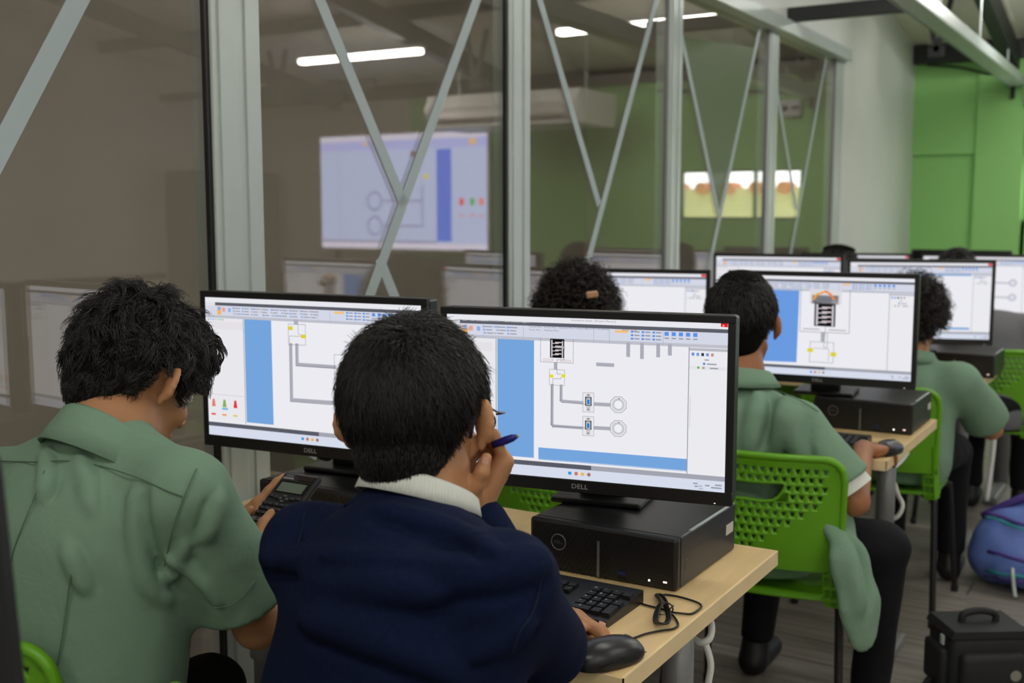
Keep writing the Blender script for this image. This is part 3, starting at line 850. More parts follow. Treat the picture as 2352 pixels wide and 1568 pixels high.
# projection screen on the far wall, visible only as a reflection
pj = Screen(1.95, 1.08)
pj.nrect(0, 0, 1, 1, (186, 198, 236), 0); pj.nrect(0, 0, 1, .05, (214, 210, 232), 1); pj.nrect(0, .05, 1, .13, (176, 182, 240), 1); pj.nrect(0, .95, 1, 1, (220, 214, 236), 1)
pj.nrect(.2, .14, .285, .93, (82, 118, 226), 1); pj.nrect(.06, .06, .1, .11, (236, 190, 120), 2); pj.nrect(.7, .06, .73, .09, (230, 190, 140), 2); pj.nrect(.285, .93, 1, .945, (140, 140, 170), 1)
for u, c in ((.02, (236, 130, 110)), (.07, (90, 180, 90)), (.13, (230, 70, 70))): pj.nrect(u, .56, u + .025, .62, c, 2); pj.nrect(u, .7, u + .025, .715, (230, 140, 130), 2)
pj.nrect(.335, .35, .36, .39, (226, 216, 60), 2); pj.nrect(.41, .36, .435, .40, (226, 216, 60), 2)
for v in (.58, .8):
    pj.line([(.38, v), (.6, v)], .02, (150, 148, 190), 2, True); pj.disc((.66, v), .095, (138, 142, 196), 2, 20, True); pj.disc((.66, v), .075, (186, 198, 236), 3, 20, True)
    pj.frame([(.5, v - .1), (.56, v - .1), (.56, v + .08), (.5, v + .08)], .008, (170, 170, 205), 3, True)
pj.line([(.37, .45), (.37, .8), (.47, .8)], .02, (150, 148, 200), 2, True); pj.nrect(.39, .15, .44, .2, (150, 120, 130), 2); pj.nrect(.88, .14, .885, .94, (180, 178, 210), 2)
t = thing('projection_screen', 'large projected picture of the circuit program, mirrored in the glass', 'projection screen', (2.72, 8.62, 1.05))
MB().box((0, .012, .545), (2.0, .02, 1.13), .004).build('board', mat('white_board', rgb(235, 235, 235), .6, bump=(40, .02, .001)), t)
o = pj.build('picture', screen_mat('projected_picture', 3.0), t, 0); o.location = (0, 0, .545)
for s in (-1, 1): MB().box((s * .8, .03, -.5), (.04, .04, 1.1)).build('leg', M_BLACKM, t)

# ------------------------------------------------------------------ keyboard
def key_mesh(w, d, h=.007):
    b = MB()
    b.add([(-w / 2, -d / 2, 0), (w / 2, -d / 2, 0), (w / 2, d / 2, 0), (-w / 2, d / 2, 0), (-w / 2 + .0015, -d / 2 + .0015, h), (w / 2 - .0015, -d / 2 + .0015, h), (w / 2 - .0015, d / 2 - .001, h), (-w / 2 + .0015, d / 2 - .001, h)],
          [(3, 2, 1, 0), (4, 5, 6, 7), (0, 1, 5, 4), (1, 2, 6, 5), (2, 3, 7, 6), (3, 0, 4, 7)])
    m = b.mesh('key'); m.materials.append(mat('key_black', rgb(18, 18, 20), .45, bump=(600, .1, .0003))); return m
KEYS = {}
def keyboard(x, y, rz, label):
    """(x,y) centre of the keyboard"""
    t = thing('keyboard', label, 'keyboard', (x, y, Z_DESK), rz, 'black keyboards')
    b = MB(); b.prism([(-.07, 0), (.07, 0), (.07, .022), (-.07, .012)], lambda u, v, k: (-.222 + .444 * k, u, v)); b.build('base', M_BLACK, t)
    K = .019
    lg = MB()
    def key(cx, r, w=1.0, hh=1.0, leg=None):
        k = (round(w, 2), hh)
        if k not in KEYS: KEYS[k] = key_mesh(K * w - .002, K * hh - .002)
        yy = .048 - r * K - (hh - 1) * K / 2
        z = .0135 + (yy + .07) / .14 * .0095
        o = link('key', KEYS[k], None, t, (cx, yy, z - .002), (R(4), 0, 0))
        if leg:
            v, f = text_geo(leg, .0075)
            lg.add([(cx + px - .002, yy + py + .001, z + .0062 + py * .07) for px, py in v], f)
    x0 = -.212
    for i in range(15): key(x0 + .0095 + i * .0187, 0, .95)
    for r_, (n, off) in enumerate(((13, 0), (13, .5), (12, .75), (11, 1.25)), 1):
        if off: key(x0 + K * (off + .5) / 2 - .0, r_, off + .5 if off > .5 else 1.0)
        for i in range(n):
            key(x0 + K * (off + .5 + i + (.5 if off else 0)), r_, 1)
        if r_ in (3, 4): key(x0 + K * 14.1, r_, 1.6)
    for w_, c_ in ((1.5, .75), (1.2, 2.15), (1.2, 3.4), (5.5, 6.8), (1.2, 10.2), (1.2, 11.5), (1.5, 13)): key(x0 + K * c_, 5, w_)
    xn = .105
    for r_ in (1, 2):
        for i in range(3): key(xn - .032 + i * .0185, r_, .95)
    nx = .155
    for r_, rowk in enumerate((('N', '/', '*', '-'), ('7', '8', '9', None), ('4', '5', '6', '+'), ('1', '2', '3', None), ('0', None, '.', None)), 1):
        for i, kx in enumerate(rowk):
            if kx is None: continue
            if kx == '0': key(nx + .0095, r_, 2.0, 1, kx)
            elif kx == '+': key(nx + i * K, r_, 1, 1, kx)
            else: key(nx + i * K, r_, 1, 1, kx)
    key(nx + 3 * K, 4, 1, 2.0)
    lg.build('key_legends', mat('key_print', rgb(190, 200, 210), .5, bump=(80, .02, .0002)), t)
    return t
keyboard(-.966, 1.597, R(0), 'black keyboard in front of the nearest computer, number pad toward the mouse')
keyboard(-.95, 3.13, R(2), 'black keyboard on the second desk behind the green-shirted boy')

# ------------------------------------------------------------------ chairs
def chair_back_mesh():
    """curved panel .46 wide, .27 high with rows of triangular openings and a hand hole"""
    b = MB(); NX, NZ = 22, 13
    Wd, Hh, T = .46, .285, .006
    def shape(u, v, t):             # u -1..1, v 0..1
        hw = Wd / 2 * (1.0 - .05 * (1 - v))
        r = .05                      # rounded top corners
        x = u * hw
        zz = v * Hh
        top_drop = 0
        if abs(x) > hw - r and zz > Hh - r:
            dx = abs(x) - (hw - r)
            lim = Hh - r + math.sqrt(max(0, r * r - dx * dx))
            zz = Hh - r + (zz - (Hh - r)) / r * (lim - (Hh - r))
        y = .045 * (u * u) - .03 * v + .02 * (1 - abs(u)) * 0
        return Vector((x, y + (T if t else 0), zz))
    def cell(u0, u1, v0, v1, hole=None):
        out = [(u0, v0), (u1, v0), (u1, v1), (u0, v1)]
        if hole is None:
            P = [shape(u, v, 0) for u, v in out] + [shape(u, v, 1) for u, v in out]
            b.add(P, [(3, 2, 1, 0), (4, 5, 6, 7)]); return
        n = len(hole)                # hole has 4k points starting at the lower-left, counter-clockwise
        P = []
        for t in (0, 1): P += [shape(u, v, t) for u, v in out] + [shape(u, v, t) for u, v in hole]
        m = 4 + n; k = n // 4; F = []
        for s in range(4):
            s2 = (s + 1) % 4
            ring = [4 + s * k + i for i in range(k)] + [4 + (s2 * k) % n]
            poly = [s, s2] + ring[::-1]
            F.append(tuple(poly[::-1])); F.append(tuple(q + m for q in poly))
        for i in range(n):
            a, c = 4 + i, 4 + (i + 1) % n
            F.append((a, c, c + m, a + m))
        b.add(P, F)
    du, dv = 2.0 / NX, 1.0 / NZ
    for j in range(NZ):
        v0, v1 = j * dv, (j + 1) * dv
        off = (j % 2) * du / 2
        us = [-1.0]
        u = -1 + (off if off else du)
        while u < 1 - 1e-6: us.append(u); u += du
        us.append(1.0)
        for a, c in zip(us[:-1], us[1:]):
            um, vm = (a + c) / 2, (v0 + v1) / 2
            hole = None
            inhand = abs(um) < .42 and 8 <= j <= 9
            lowlim = 2 + abs(um) * 7.5
            if (c - a) > du * .9 and 2 <= j <= 11 and j > lowlim - .5 and abs(um) < .86 and not inhand:
                hu, hv = du * .30, dv * .30
                hole = [(um, vm - hv), (um + hu * .45, vm - hv * .3), (um + hu * .8, vm + hv * .4), (um + hu, vm + hv), (um, vm + hv), (um - hu, vm + hv), (um - hu * .8, vm + hv * .4), (um - hu * .45, vm - hv * .3)]
                # order so that 4 groups of 2 start near each corner
                hole = [hole[7], hole[0], hole[1], hole[2], hole[3], hole[4], hole[5], hole[6]]
            if inhand: continue
            cell(a, c, v0, v1, hole)
    # rim tube round the panel, hand-hole rim
    pts = [shape(-1, k / 10, 0) for k in range(9)] + [shape(-1 + .2 * k / 8, 1, 0) for k in range(1, 9)] + [shape(-.8 + 1.6 * k / 12, 1, 0) for k in range(1, 12)] + [shape(.8 + .2 * k / 8, 1, 0) for k in range(0, 8)] + [shape(1, k / 10, 0) for k in range(8, -1, -1)]
    b.tube([p + Vector((0, .004, 0)) for p in pts], .0095, 8)
    hz = [8 * dv, 10 * dv]
    hp = [shape(-.42, hz[1], 0), shape(-.30, hz[0], 0), shape(0, hz[0] - .01, 0), shape(.30, hz[0], 0), shape(.42, hz[1], 0), shape(.2, hz[1], 0), shape(0, hz[1], 0), shape(-.2, hz[1], 0)]
    b.tube([p + Vector((0, .003, 0)) for p in catmull(hp, 4, True)], .005, 6, closed=True)
    # fill the hand-hole corners
    for s in (-1, 1):
        q = [shape(s * .44, hz[0], 0), shape(s * .29, hz[0], 0), shape(s * .44, hz[1], 0)]
        q2 = [p + Vector((0, T, 0)) for p in q]
        b.add(q + q2, [(0, 1, 2), (5, 4, 3), (0, 3, 4, 1), (1, 4, 5, 2)])
    m = b.mesh('backrest', True); m.materials.append(M_LIME); return m
CB = None; CSEAT = None
def chair(x, y, rz, label):
    """(x,y) = centre of the seat on the floor, faces +y"""
    global CB, CSEAT
    t = thing('student_chair', label, 'chair', (x, y, 0), rz, 'lime green student chairs')
    if CB is None:
        CB = chair_back_mesh()
        N = 12; vs = []; fs = []
        for tt in (0, 1):
            for i in range(N + 1):
                for j in range(N + 1):
                    u = -1 + 2 * i / N; v = -1 + 2 * j / N
                    k = math.sqrt(1 - .22 * v * v); k2 = math.sqrt(1 - .22 * u * u)
                    vs.append((u * .22 * k, v * .21 * k2, .452 - .016 * (1 - u * u) * (1 - v * v) - (.025 * max(0, v - .6) ** 2 * 6) - .008 * tt))
        n1 = (N + 1) ** 2
        for i in range(N):
            for j in range(N):
                a = i * (N + 1) + j; q = (a, a + N + 1, a + N + 2, a + 1)
                fs.append(q); fs.append(tuple(k + n1 for k in q[::-1]))
        ring = [i * (N + 1) for i in range(N + 1)] + [N * (N + 1) + j for j in range(1, N + 1)] + [i * (N + 1) + N for i in range(N - 1, -1, -1)] + [j for j in range(N - 1, 0, -1)]
        for a, c in zip(ring, ring[1:] + ring[:1]): fs.append((a, a + n1, c + n1, c))
        CSEAT = new_mesh('seat', vs, fs, True); CSEAT.materials.append(M_LIME)
    link('backrest', CB, None, t, (0, -.235, .522))
    link('seat', CSEAT, None, t)
    for s in (-1, 1):
        b = MB()
        for dx in (0, .018, .036):
            b.bar((s * (.217 - dx), -.195, .62 if dx == 0 else .60), (s * (.225 - dx), -.175, .435), .006, .03 if dx == 0 else .022)
        for k in range(5):
            b.box((s * .203, -.186, .45 + k * .03), (.04, .024, .005))
        b.bar((s * .205, -.185, .44), (s * .2, -.06, .437), .035, .02)
        b.build('side_support', M_LIME, t)
        for v in (-1, 1):
            b = MB(); b.tube(catmull([(s * .16, v * .1, .43), (s * .205, v * .135, .42), (s * .215, v * .15, .38), (s * .235, v * .215, .012)], 5), .011, 8); b.build('leg', M_BLACKM, t, smooth=True)
            MB().lathe([(.013, 0), (.014, .02), (.011, .025)], (s * .235, v * .216, 0), 10).build('leg_cap', M_BLACK, t)
        b = MB(); b.tube([(s * .2, -.14, .43), (s * .2, .14, .43)], .010, 8); b.build('seat_rail', M_BLACKM, t, smooth=True)
    b = MB(); b.tube([(-.2, 0, .425), (.2, 0, .425)], .010, 8); b.build('cross_rail', M_BLACKM, t, smooth=True)
    return t
chair(-.90, 2.84, R(3), 'lime green chair with heart-shaped holes under the second-row boy')
chair(-.89, 4.06, R(0), 'lime green chair of the curly-haired student behind the second computer')
chair(-.74, 5.36, R(0), 'lime green chair of the grey-jacketed student, back row')
chair(-1.5, 2.86, R(0), 'lime green chair hidden behind the nearest monitor, second row')
chair(-1.5, 5.36, R(0), 'lime green chair of the bowl-haired student, back row left')
chair(-.86, 1.16, R(4), 'lime green chair below the navy-sweater boy')
chair(-1.49, 1.14, R(-2), 'lime green chair of the calculator boy, corner at the lower left')
# ================================================================== PEOPLE : implicit surfaces meshed with surface nets
def V3(p): return np.array(p, dtype=np.float32)
class Field:
    def __init__(s, lo, hi, h):
        s.lo = np.array(lo, np.float32); s.h = h
        s.n = np.ceil((np.array(hi) - s.lo) / h).astype(int) + 1
        s.v = np.full(s.n, 1.0, np.float32)
    def sub(s, lo, hi):
        a = np.maximum(0, np.floor((np.array(lo) - s.lo) / s.h).astype(int)); b = np.minimum(s.n, np.ceil((np.array(hi) - s.lo) / s.h).astype(int) + 1)
        if (b <= a).any(): return None
        sl = tuple(slice(i, j) for i, j in zip(a, b))
        ax = [s.lo[k] + s.h * np.arange(a[k], b[k], dtype=np.float32) for k in range(3)]
        X, Y, Z = np.meshgrid(*ax, indexing='ij')
        return sl, X, Y, Z
    def _op(s, fn, lo, hi, k, op):
        m = k + 3 * s.h
        r = s.sub(np.array(lo) - m, np.array(hi) + m)
        if r is None: return s
        sl, X, Y, Z = r
        d = fn(X, Y, Z); a = s.v[sl]
        if op == 'u':
            if k > 0:
                t = np.clip(.5 + .5 * (a - d) / k, 0, 1); s.v[sl] = a * (1 - t) + d * t - k * t * (1 - t)
            else: s.v[sl] = np.minimum(a, d)
        else:
            d = -d
            if k > 0:
                t = np.clip(.5 - .5 * (a - d) / k, 0, 1); s.v[sl] = a * (1 - t) + d * t + k * t * (1 - t)
            else: s.v[sl] = np.maximum(a, d)
        return s
    def cone(s, a, b, ra, rb, k=.01, op='u', flat=None):
        """capsule with two radii; flat=(direction, factor) squeezes it along a direction"""
        a = V3(a); b = V3(b)
        def fn(X, Y, Z):
            px, py, pz = X - a[0], Y - a[1], Z - a[2]; ba = b - a
            L = float(ba @ ba) + 1e-12
            t = np.clip((px * ba[0] + py * ba[1] + pz * ba[2]) / L, 0, 1)
            qx, qy, qz = px - ba[0] * t, py - ba[1] * t, pz - ba[2] * t
            if flat is not None:
                n = np.array(flat[0], np.float32); n = n / np.linalg.norm(n); f = 1 / flat[1] - 1
                dn = (qx * n[0] + qy * n[1] + qz * n[2]) * f
                qx, qy, qz = qx + n[0] * dn, qy + n[1] * dn, qz + n[2] * dn
                return (np.sqrt(qx * qx + qy * qy + qz * qz) - (ra + (rb - ra) * t)) * (flat[1] + .35 * (1 - flat[1]))
            return np.sqrt(qx * qx + qy * qy + qz * qz) - (ra + (rb - ra) * t)
        r = max(ra, rb)
        return s._op(fn, np.minimum(a, b) - r, np.maximum(a, b) + r, k, op)
    def ell(s, c, r, M=None, k=.01, op='u'):
        c = V3(c); r = np.array(r, np.float32)
        M = np.eye(3, dtype=np.float32) if M is None else np.array(M, np.float32)
        def fn(X, Y, Z):
            px, py, pz = X - c[0], Y - c[1], Z - c[2]
            q = [(M[0, i] * px + M[1, i] * py + M[2, i] * pz) for i in range(3)]
            k0 = np.sqrt(sum((q[i] / r[i]) ** 2 for i in range(3))); k1 = np.sqrt(sum((q[i] / r[i] ** 2) ** 2 for i in range(3))) + 1e-9
            return k0 * (k0 - 1) / k1
        R_ = float(r.max())
        return s._op(fn, c - R_, c + R_, k, op)
    def chain(s, pts, rs, k=.01, op='u', flat=None):
        for i in range(len(pts) - 1): s.cone(pts[i], pts[i + 1], rs[i], rs[i + 1], k, op, flat)
        return s
    def cut(s, p, n, k=0.004):
        """remove everything on the side n points to"""
        p = V3(p); n = np.array(n, np.float32); n /= np.linalg.norm(n)
        r = s.sub(s.lo, s.lo + s.h * s.n); sl, X, Y, Z = r
        d = (X - p[0]) * n[0] + (Y - p[1]) * n[1] + (Z - p[2]) * n[2]
        a = s.v[sl]; t = np.clip(.5 - .5 * (a - d) / k, 0, 1); s.v[sl] = a * (1 - t) + d * t + k * t * (1 - t); return s
    def wobble(s, amp, scale, seed=0, stretch=(1, 1, 1), n=7):
        rn = np.random.RandomState(seed); sl, X, Y, Z = s.sub(s.lo, s.lo + s.h * s.n)
        w = np.zeros_like(X)
        for i in range(n):
            k = rn.normal(size=3) * scale * np.array(stretch); w += np.sin(k[0] * X + k[1] * Y + k[2] * Z + rn.rand() * 6.28).astype(np.float32)
        s.v += w * amp / math.sqrt(n); return s
    def hit(s, px, py, d0=.9, d1=6.0):
        """first surface point along the pixel ray"""
        r = np.array(ray(px, py)); ts = np.arange(d0, d1, s.h * .4)
        P = np.array(CAM)[None] + r[None] * ts[:, None]
        I = np.round((P - s.lo) / s.h).astype(int)
        ok = ((I >= 0) & (I < s.n)).all(1); I = np.clip(I, 0, s.n - 1)
        v = np.where(ok, s.v[I[:, 0], I[:, 1], I[:, 2]], 1)
        k = np.nonzero(v < 0)[0]
        if len(k) == 0: return None
        i = k[0]; t = ts[i]
        if i > 0 and v[i - 1] > 0: t = ts[i - 1] + (ts[i] - ts[i - 1]) * v[i - 1] / (v[i - 1] - v[i])
        return CAM + Vector(r) * float(t)
    def fold(s, pts, r=.012, k=.03, groove=None, sink=.3):
        """ridge laid along surface points picked by pixels, with a groove (dx,dy) beside it"""
        P = [s.hit(*p) for p in pts]; G = [s.hit(p[0] + groove[0], p[1] + groove[1]) for p in pts] if groove else None
        P = [p for p in P if p is not None]
        if len(P) < 2: return s
        P2 = catmull(P, 4); N = len(P2)
        rs = [r * (.35 + .65 * math.sin(math.pi * min(1, max(0, i / (N - 1))))) for i in range(N)]
        P2 = [p + (p - CAM).normalized() * (r * sink) for p in P2]
        if G:
            G = [g for g in G if g is not None]
            if len(G) > 1:
                G2 = catmull(G, 4); M = len(G2)
                rg = [r * .8 * (.35 + .65 * math.sin(math.pi * i / (M - 1))) for i in range(M)]
                G2 = [g - (g - CAM).normalized() * (r * .35) for g in G2]
                for i in range(M - 1): s.cone(G2[i], G2[i + 1], rg[i], rg[i + 1], k * .8, 'd')
        for i in range(N - 1): s.cone(P2[i], P2[i + 1], rs[i], rs[i + 1], k)
        return s
    def mesh(s, origin=(0, 0, 0)):
        v = s.v; S = v < 0
        n = np.array(v.shape) - 1
        c = np.zeros(n, np.int8)
        for i in (0, 1):
            for j in (0, 1):
                for k in (0, 1): c += S[i:i + n[0], j:j + n[1], k:k + n[2]]
        cells = np.argwhere((c > 0) & (c < 8)); idx = np.full(n, -1, np.int32); idx[tuple(cells.T)] = np.arange(len(cells))
        acc = np.zeros((len(cells), 3), np.float32); cnt = np.zeros(len(cells), np.float32)
        C = [(i, j, k) for i in (0, 1) for j in (0, 1) for k in (0, 1)]
        for a in C:
            for ax in range(3):
                if a[ax]: continue
                b = list(a); b[ax] = 1
                va = v[cells[:, 0] + a[0], cells[:, 1] + a[1], cells[:, 2] + a[2]]; vb = v[cells[:, 0] + b[0], cells[:, 1] + b[1], cells[:, 2] + b[2]]
                m = (va < 0) != (vb < 0); t = np.where(m, va / np.where(m, va - vb, 1), 0)
                p = np.tile(np.array(a, np.float32), (len(cells), 1)); p[:, ax] += t
                acc += p * m[:, None]; cnt += m
        P = (cells + acc / cnt[:, None]) * s.h + s.lo - np.array(origin, np.float32)
        F = []
        for ax in range(3):
            o1, o2 = (ax + 1) % 3, (ax + 2) % 3
            sl0 = [slice(None)] * 3; sl1 = [slice(None)] * 3; sl0[ax] = slice(0, -1); sl1[ax] = slice(1, None)
            e = np.argwhere(S[tuple(sl0)] != S[tuple(sl1)])
            e = e[(e[:, o1] > 0) & (e[:, o2] > 0) & (e[:, o1] < n[o1]) & (e[:, o2] < n[o2])]
            if len(e) == 0: continue
            flip = S[tuple(e.T)]
            def cid(d1, d2):
                q = e.copy(); q[:, o1] -= d1; q[:, o2] -= d2; return idx[tuple(q.T)]
            q = np.stack([cid(1, 1), cid(0, 1), cid(0, 0), cid(1, 0)], 1)
            q = np.where(flip[:, None], q, q[:, ::-1]); F.append(q)
        F = np.concatenate(F); F = F[(F >= 0).all(1)]
        return P, F
    def build(s, name, m, parent=None):
        P, F = s.mesh(parent.location if parent is not None else (0, 0, 0))
        return link(name, new_mesh(name, P, F, True), m, parent)

M_SKIN = mat('skin', rgb(180, 130, 92), .5, spec=.35, sss=.12, var=(18, .06), bump=(260, .1, .0006))
M_SKIND = mat('skin_dark', rgb(160, 108, 74), .5, spec=.35, sss=.12, var=(18, .06), bump=(260, .1, .0006))
M_NAIL = mat('nail', rgb(214, 160, 140), .3, bump=(90, .02, .0002))
M_SHIRT = mat('sage_shirt_cloth', rgb(121, 150, 128), .85, spec=.2, var=(5, .05), bump=(16, .45, .012))
M_SEAM = mat('sage_seam', rgb(88, 116, 96), .85, bump=(500, .1, .0005))
M_NAVY = mat('navy_fleece', rgb(17, 26, 54), .95, spec=.12, var=(160, .2), bump=(700, .5, .0012))
M_NAVYS = mat('navy_seam', rgb(18, 26, 50), .95, bump=(500, .1, .0005))
M_RIB = mat('white_knit', rgb(214, 218, 212), .9, spec=.2, bump=(800, .3, .0006))
M_PANTS = mat('black_trousers', rgb(24, 24, 28), .85, spec=.2, bump=(500, .2, .0006))
M_SHOE = mat('black_shoe', rgb(20, 20, 22), .5, bump=(200, .1, .0005))
M_GREYC = mat('grey_jacket_cloth', rgb(112, 112, 116), .9, spec=.2, bump=(500, .3, .0008), var=(6, .05))
def hair_mat(name, col):
    return mat(name, col, .38, spec=.6, var=(60, .3))
M_HAIR = hair_mat('black_hair', rgb(26, 23, 22)); M_HAIRB = hair_mat('dark_brown_hair', rgb(34, 25, 21))
M_CAP = mat('hair_base', rgb(17, 15, 14), .9, spec=.1, var=(60, .2))
M_EYE = mat('eye_white', rgb(225, 222, 216), .2, bump=(50, .01, .0001)); M_IRIS = mat('iris', rgb(40, 26, 18), .15, bump=(50, .01, .0001))

def frame(yaw, pitch, roll):
    return np.array((Matrix.Rotation(R(yaw), 3, 'Z') @ Matrix.Rotation(R(pitch), 3, 'X') @ Matrix.Rotation(R(roll), 3, 'Y')), np.float32)
def head(F, c, M, sc, ear_out=.3):
    """adds a head with face and ears; c = point between the ears"""
    c = np.array(c, np.float32); T = lambda p: c + M @ (np.array(p, np.float32) * sc)
    F.ell(T((0, -.012, .035)), np.array((.074, .094, .086)) * sc, M, .01)
    F.ell(T((0, .030, -.040)), np.array((.056, .062, .072)) * sc, M, .03)
    F.ell(T((0, .058, -.088)), np.array((.03, .028, .022)) * sc, M, .025)
    for s in (-1, 1):
        F.cone(T((s * .052, -.002, -.05)), T((s * .02, .066, -.092)), .016 * sc, .014 * sc, .02)      # jaw line
        F.ell(T((s * .036, .066, -.026)), np.array((.02, .018, .018)) * sc, M, .015)                 # cheek
        F.ell(T((s * .031, .090, .004)), np.array((.017, .012, .011)) * sc, M, .008, 'd')             # eye socket
        # ear: outer shell, helix rim, hollow
        ex = Matrix.Rotation(s * R(22 + 22 * ear_out), 3, 'Z') @ Matrix.Rotation(R(-8), 3, 'X')
        ME = M @ np.array(ex, np.float32)
        ec = np.array(T((s * .079, -.008, .0)), np.float32); TE = lambda p: ec + ME @ (np.array(p, np.float32) * sc)
        F.ell(TE((s * .005, -.008, .002)), np.array((.0048, .0165, .025)) * sc, ME, .005)
        rim = [TE((s * .009, -.017 * math.sin(a) - .007, .001 + .025 * math.cos(a))) for a in np.linspace(-.9, 2.7, 9)]
        F.chain(rim, [.0036 * sc] * 9, .003)
        F.ell(TE((s * .005, -.002, -.024)), np.array((.0048, .008, .009)) * sc, ME, .006)
        F.ell(TE((s * .014, -.004, .0)), np.array((.006, .008, .012)) * sc, ME, .003, 'd')
    F.cone(T((0, .088, .008)), T((0, .107, -.030)), .008 * sc, .0115 * sc, .012)
    for s in (-1, 1): F.ell(T((s * .011, .099, -.033)), np.array((.008, .009, .007)) * sc, M, .005)
    F.ell(T((0, .090, -.058)), np.array((.022, .010, .006)) * sc, M, .005); F.ell(T((0, .088, -.067)), np.array((.019, .010, .006)) * sc, M, .004)
    F.cone(T((-.022, .099, -.0625)), T((.022, .099, -.0625)), .0022 * sc, .0022 * sc, .002, 'd')
    return T
def eyes(T, M, sc, root):
    lo = np.array(root.location, np.float32)
    for s in (-1, 1):
        p = T((s * .031, .0775, .004)) - lo
        MB().lathe([(.0001, -.0105), (.006, -.0088), (.010, -.003), (.0105, 0), (.010, .003), (.006, .0088), (.0001, .0105)], (0, 0, 0), 14, 'y', False).build('eye', M_EYE, root, tuple(p), Matrix(M.tolist()).to_euler(), True)
def hand(F, wrist, yd, zd, side, curls, thumb=None, sc=.95, spread=4.0, k=.006, thumbW=None, fingersW=None):
    """wrist position, finger direction, back-of-hand normal; side +1 right hand, -1 left; returns nail info"""
    y = np.array(yd, np.float32); y /= np.linalg.norm(y); z = np.array(zd, np.float32); z = z - y * (z @ y); z /= np.linalg.norm(z); x = np.cross(y, z)
    w = np.array(wrist, np.float32); T = lambda p: w + (x * p[0] + y * p[1] + z * p[2]) * sc
    bx = [-.027, -.009, .010, .027]; by = [.086, .090, .085, .075]
    L = [(.041, .024, .019), (.045, .028, .020), (.041, .026, .020), (.031, .019, .017)]
    nails = []
    for i in range(4):
        b0 = (side * bx[i], by[i], 0)
        F.cone(T((side * bx[i] * .55, .0, -.002)), T(b0), .0155 * sc, .0105 * sc, .012)
        F.cone(T((side * bx[i] * .7, .03, -.008)), T((side * bx[i], by[i] - .012, -.006)), .013 * sc, .010 * sc, .01)
        if fingersW and i in fingersW:
            fp = [np.array(p_, np.float32) for p_ in fingersW[i]]; F.chain(fp, [.0105, .0090, .0082, .0066][:len(fp)], .006); F.cone(T((side * bx[i] * .55, .02, -.002)), fp[0], .014 * sc, .0105 * sc, .012); continue
        ang = 0; p = np.array(b0, np.float32); rad = [.0098, .0088, .0078, .0066]
        if i == 3: rad = [.0086, .0076, .0068, .0058]
        sp = R(spread) * (i - 1.5) * side
        for j in range(3):
            ang += R(curls[i][j])
            d = np.array((math.sin(sp) * math.cos(ang), math.cos(sp) * math.cos(ang), -math.sin(ang)), np.float32)
            q = p + d * L[i][j]
            F.cone(T(p), T(q), rad[j] * sc, rad[j + 1] * sc, k if j else .008); p0 = p; p = q
        up = np.array((0, math.sin(ang), math.cos(ang)), np.float32)
        nails.append((T(p - d * .003 + up * .0052), d, up))
    th = thumb or [(-side * .020, .018, -.010), (-side * .042, .052, -.022), (-side * .050, .082, -.028), (-side * .050, .106, -.030)]
    if thumbW is not None:
        q_ = [np.array(p, np.float32) for p in thumbW]; T0 = T; T = lambda p: q_[p] if isinstance(p, int) else T0(p); th = [0, 1, 2, 3]
    F.cone(T((0, .005, -.004)), T(th[0]), .016 * sc, .0155 * sc, .01)
    F.cone(T(th[0]), T(th[1]), .0155 * sc, .0115 * sc, .010); F.cone(T(th[1]), T(th[2]), .0112 * sc, .0098 * sc, .006); F.cone(T(th[2]), T(th[3]), .0098 * sc, .0078 * sc, .005)
    return T, x, y, z

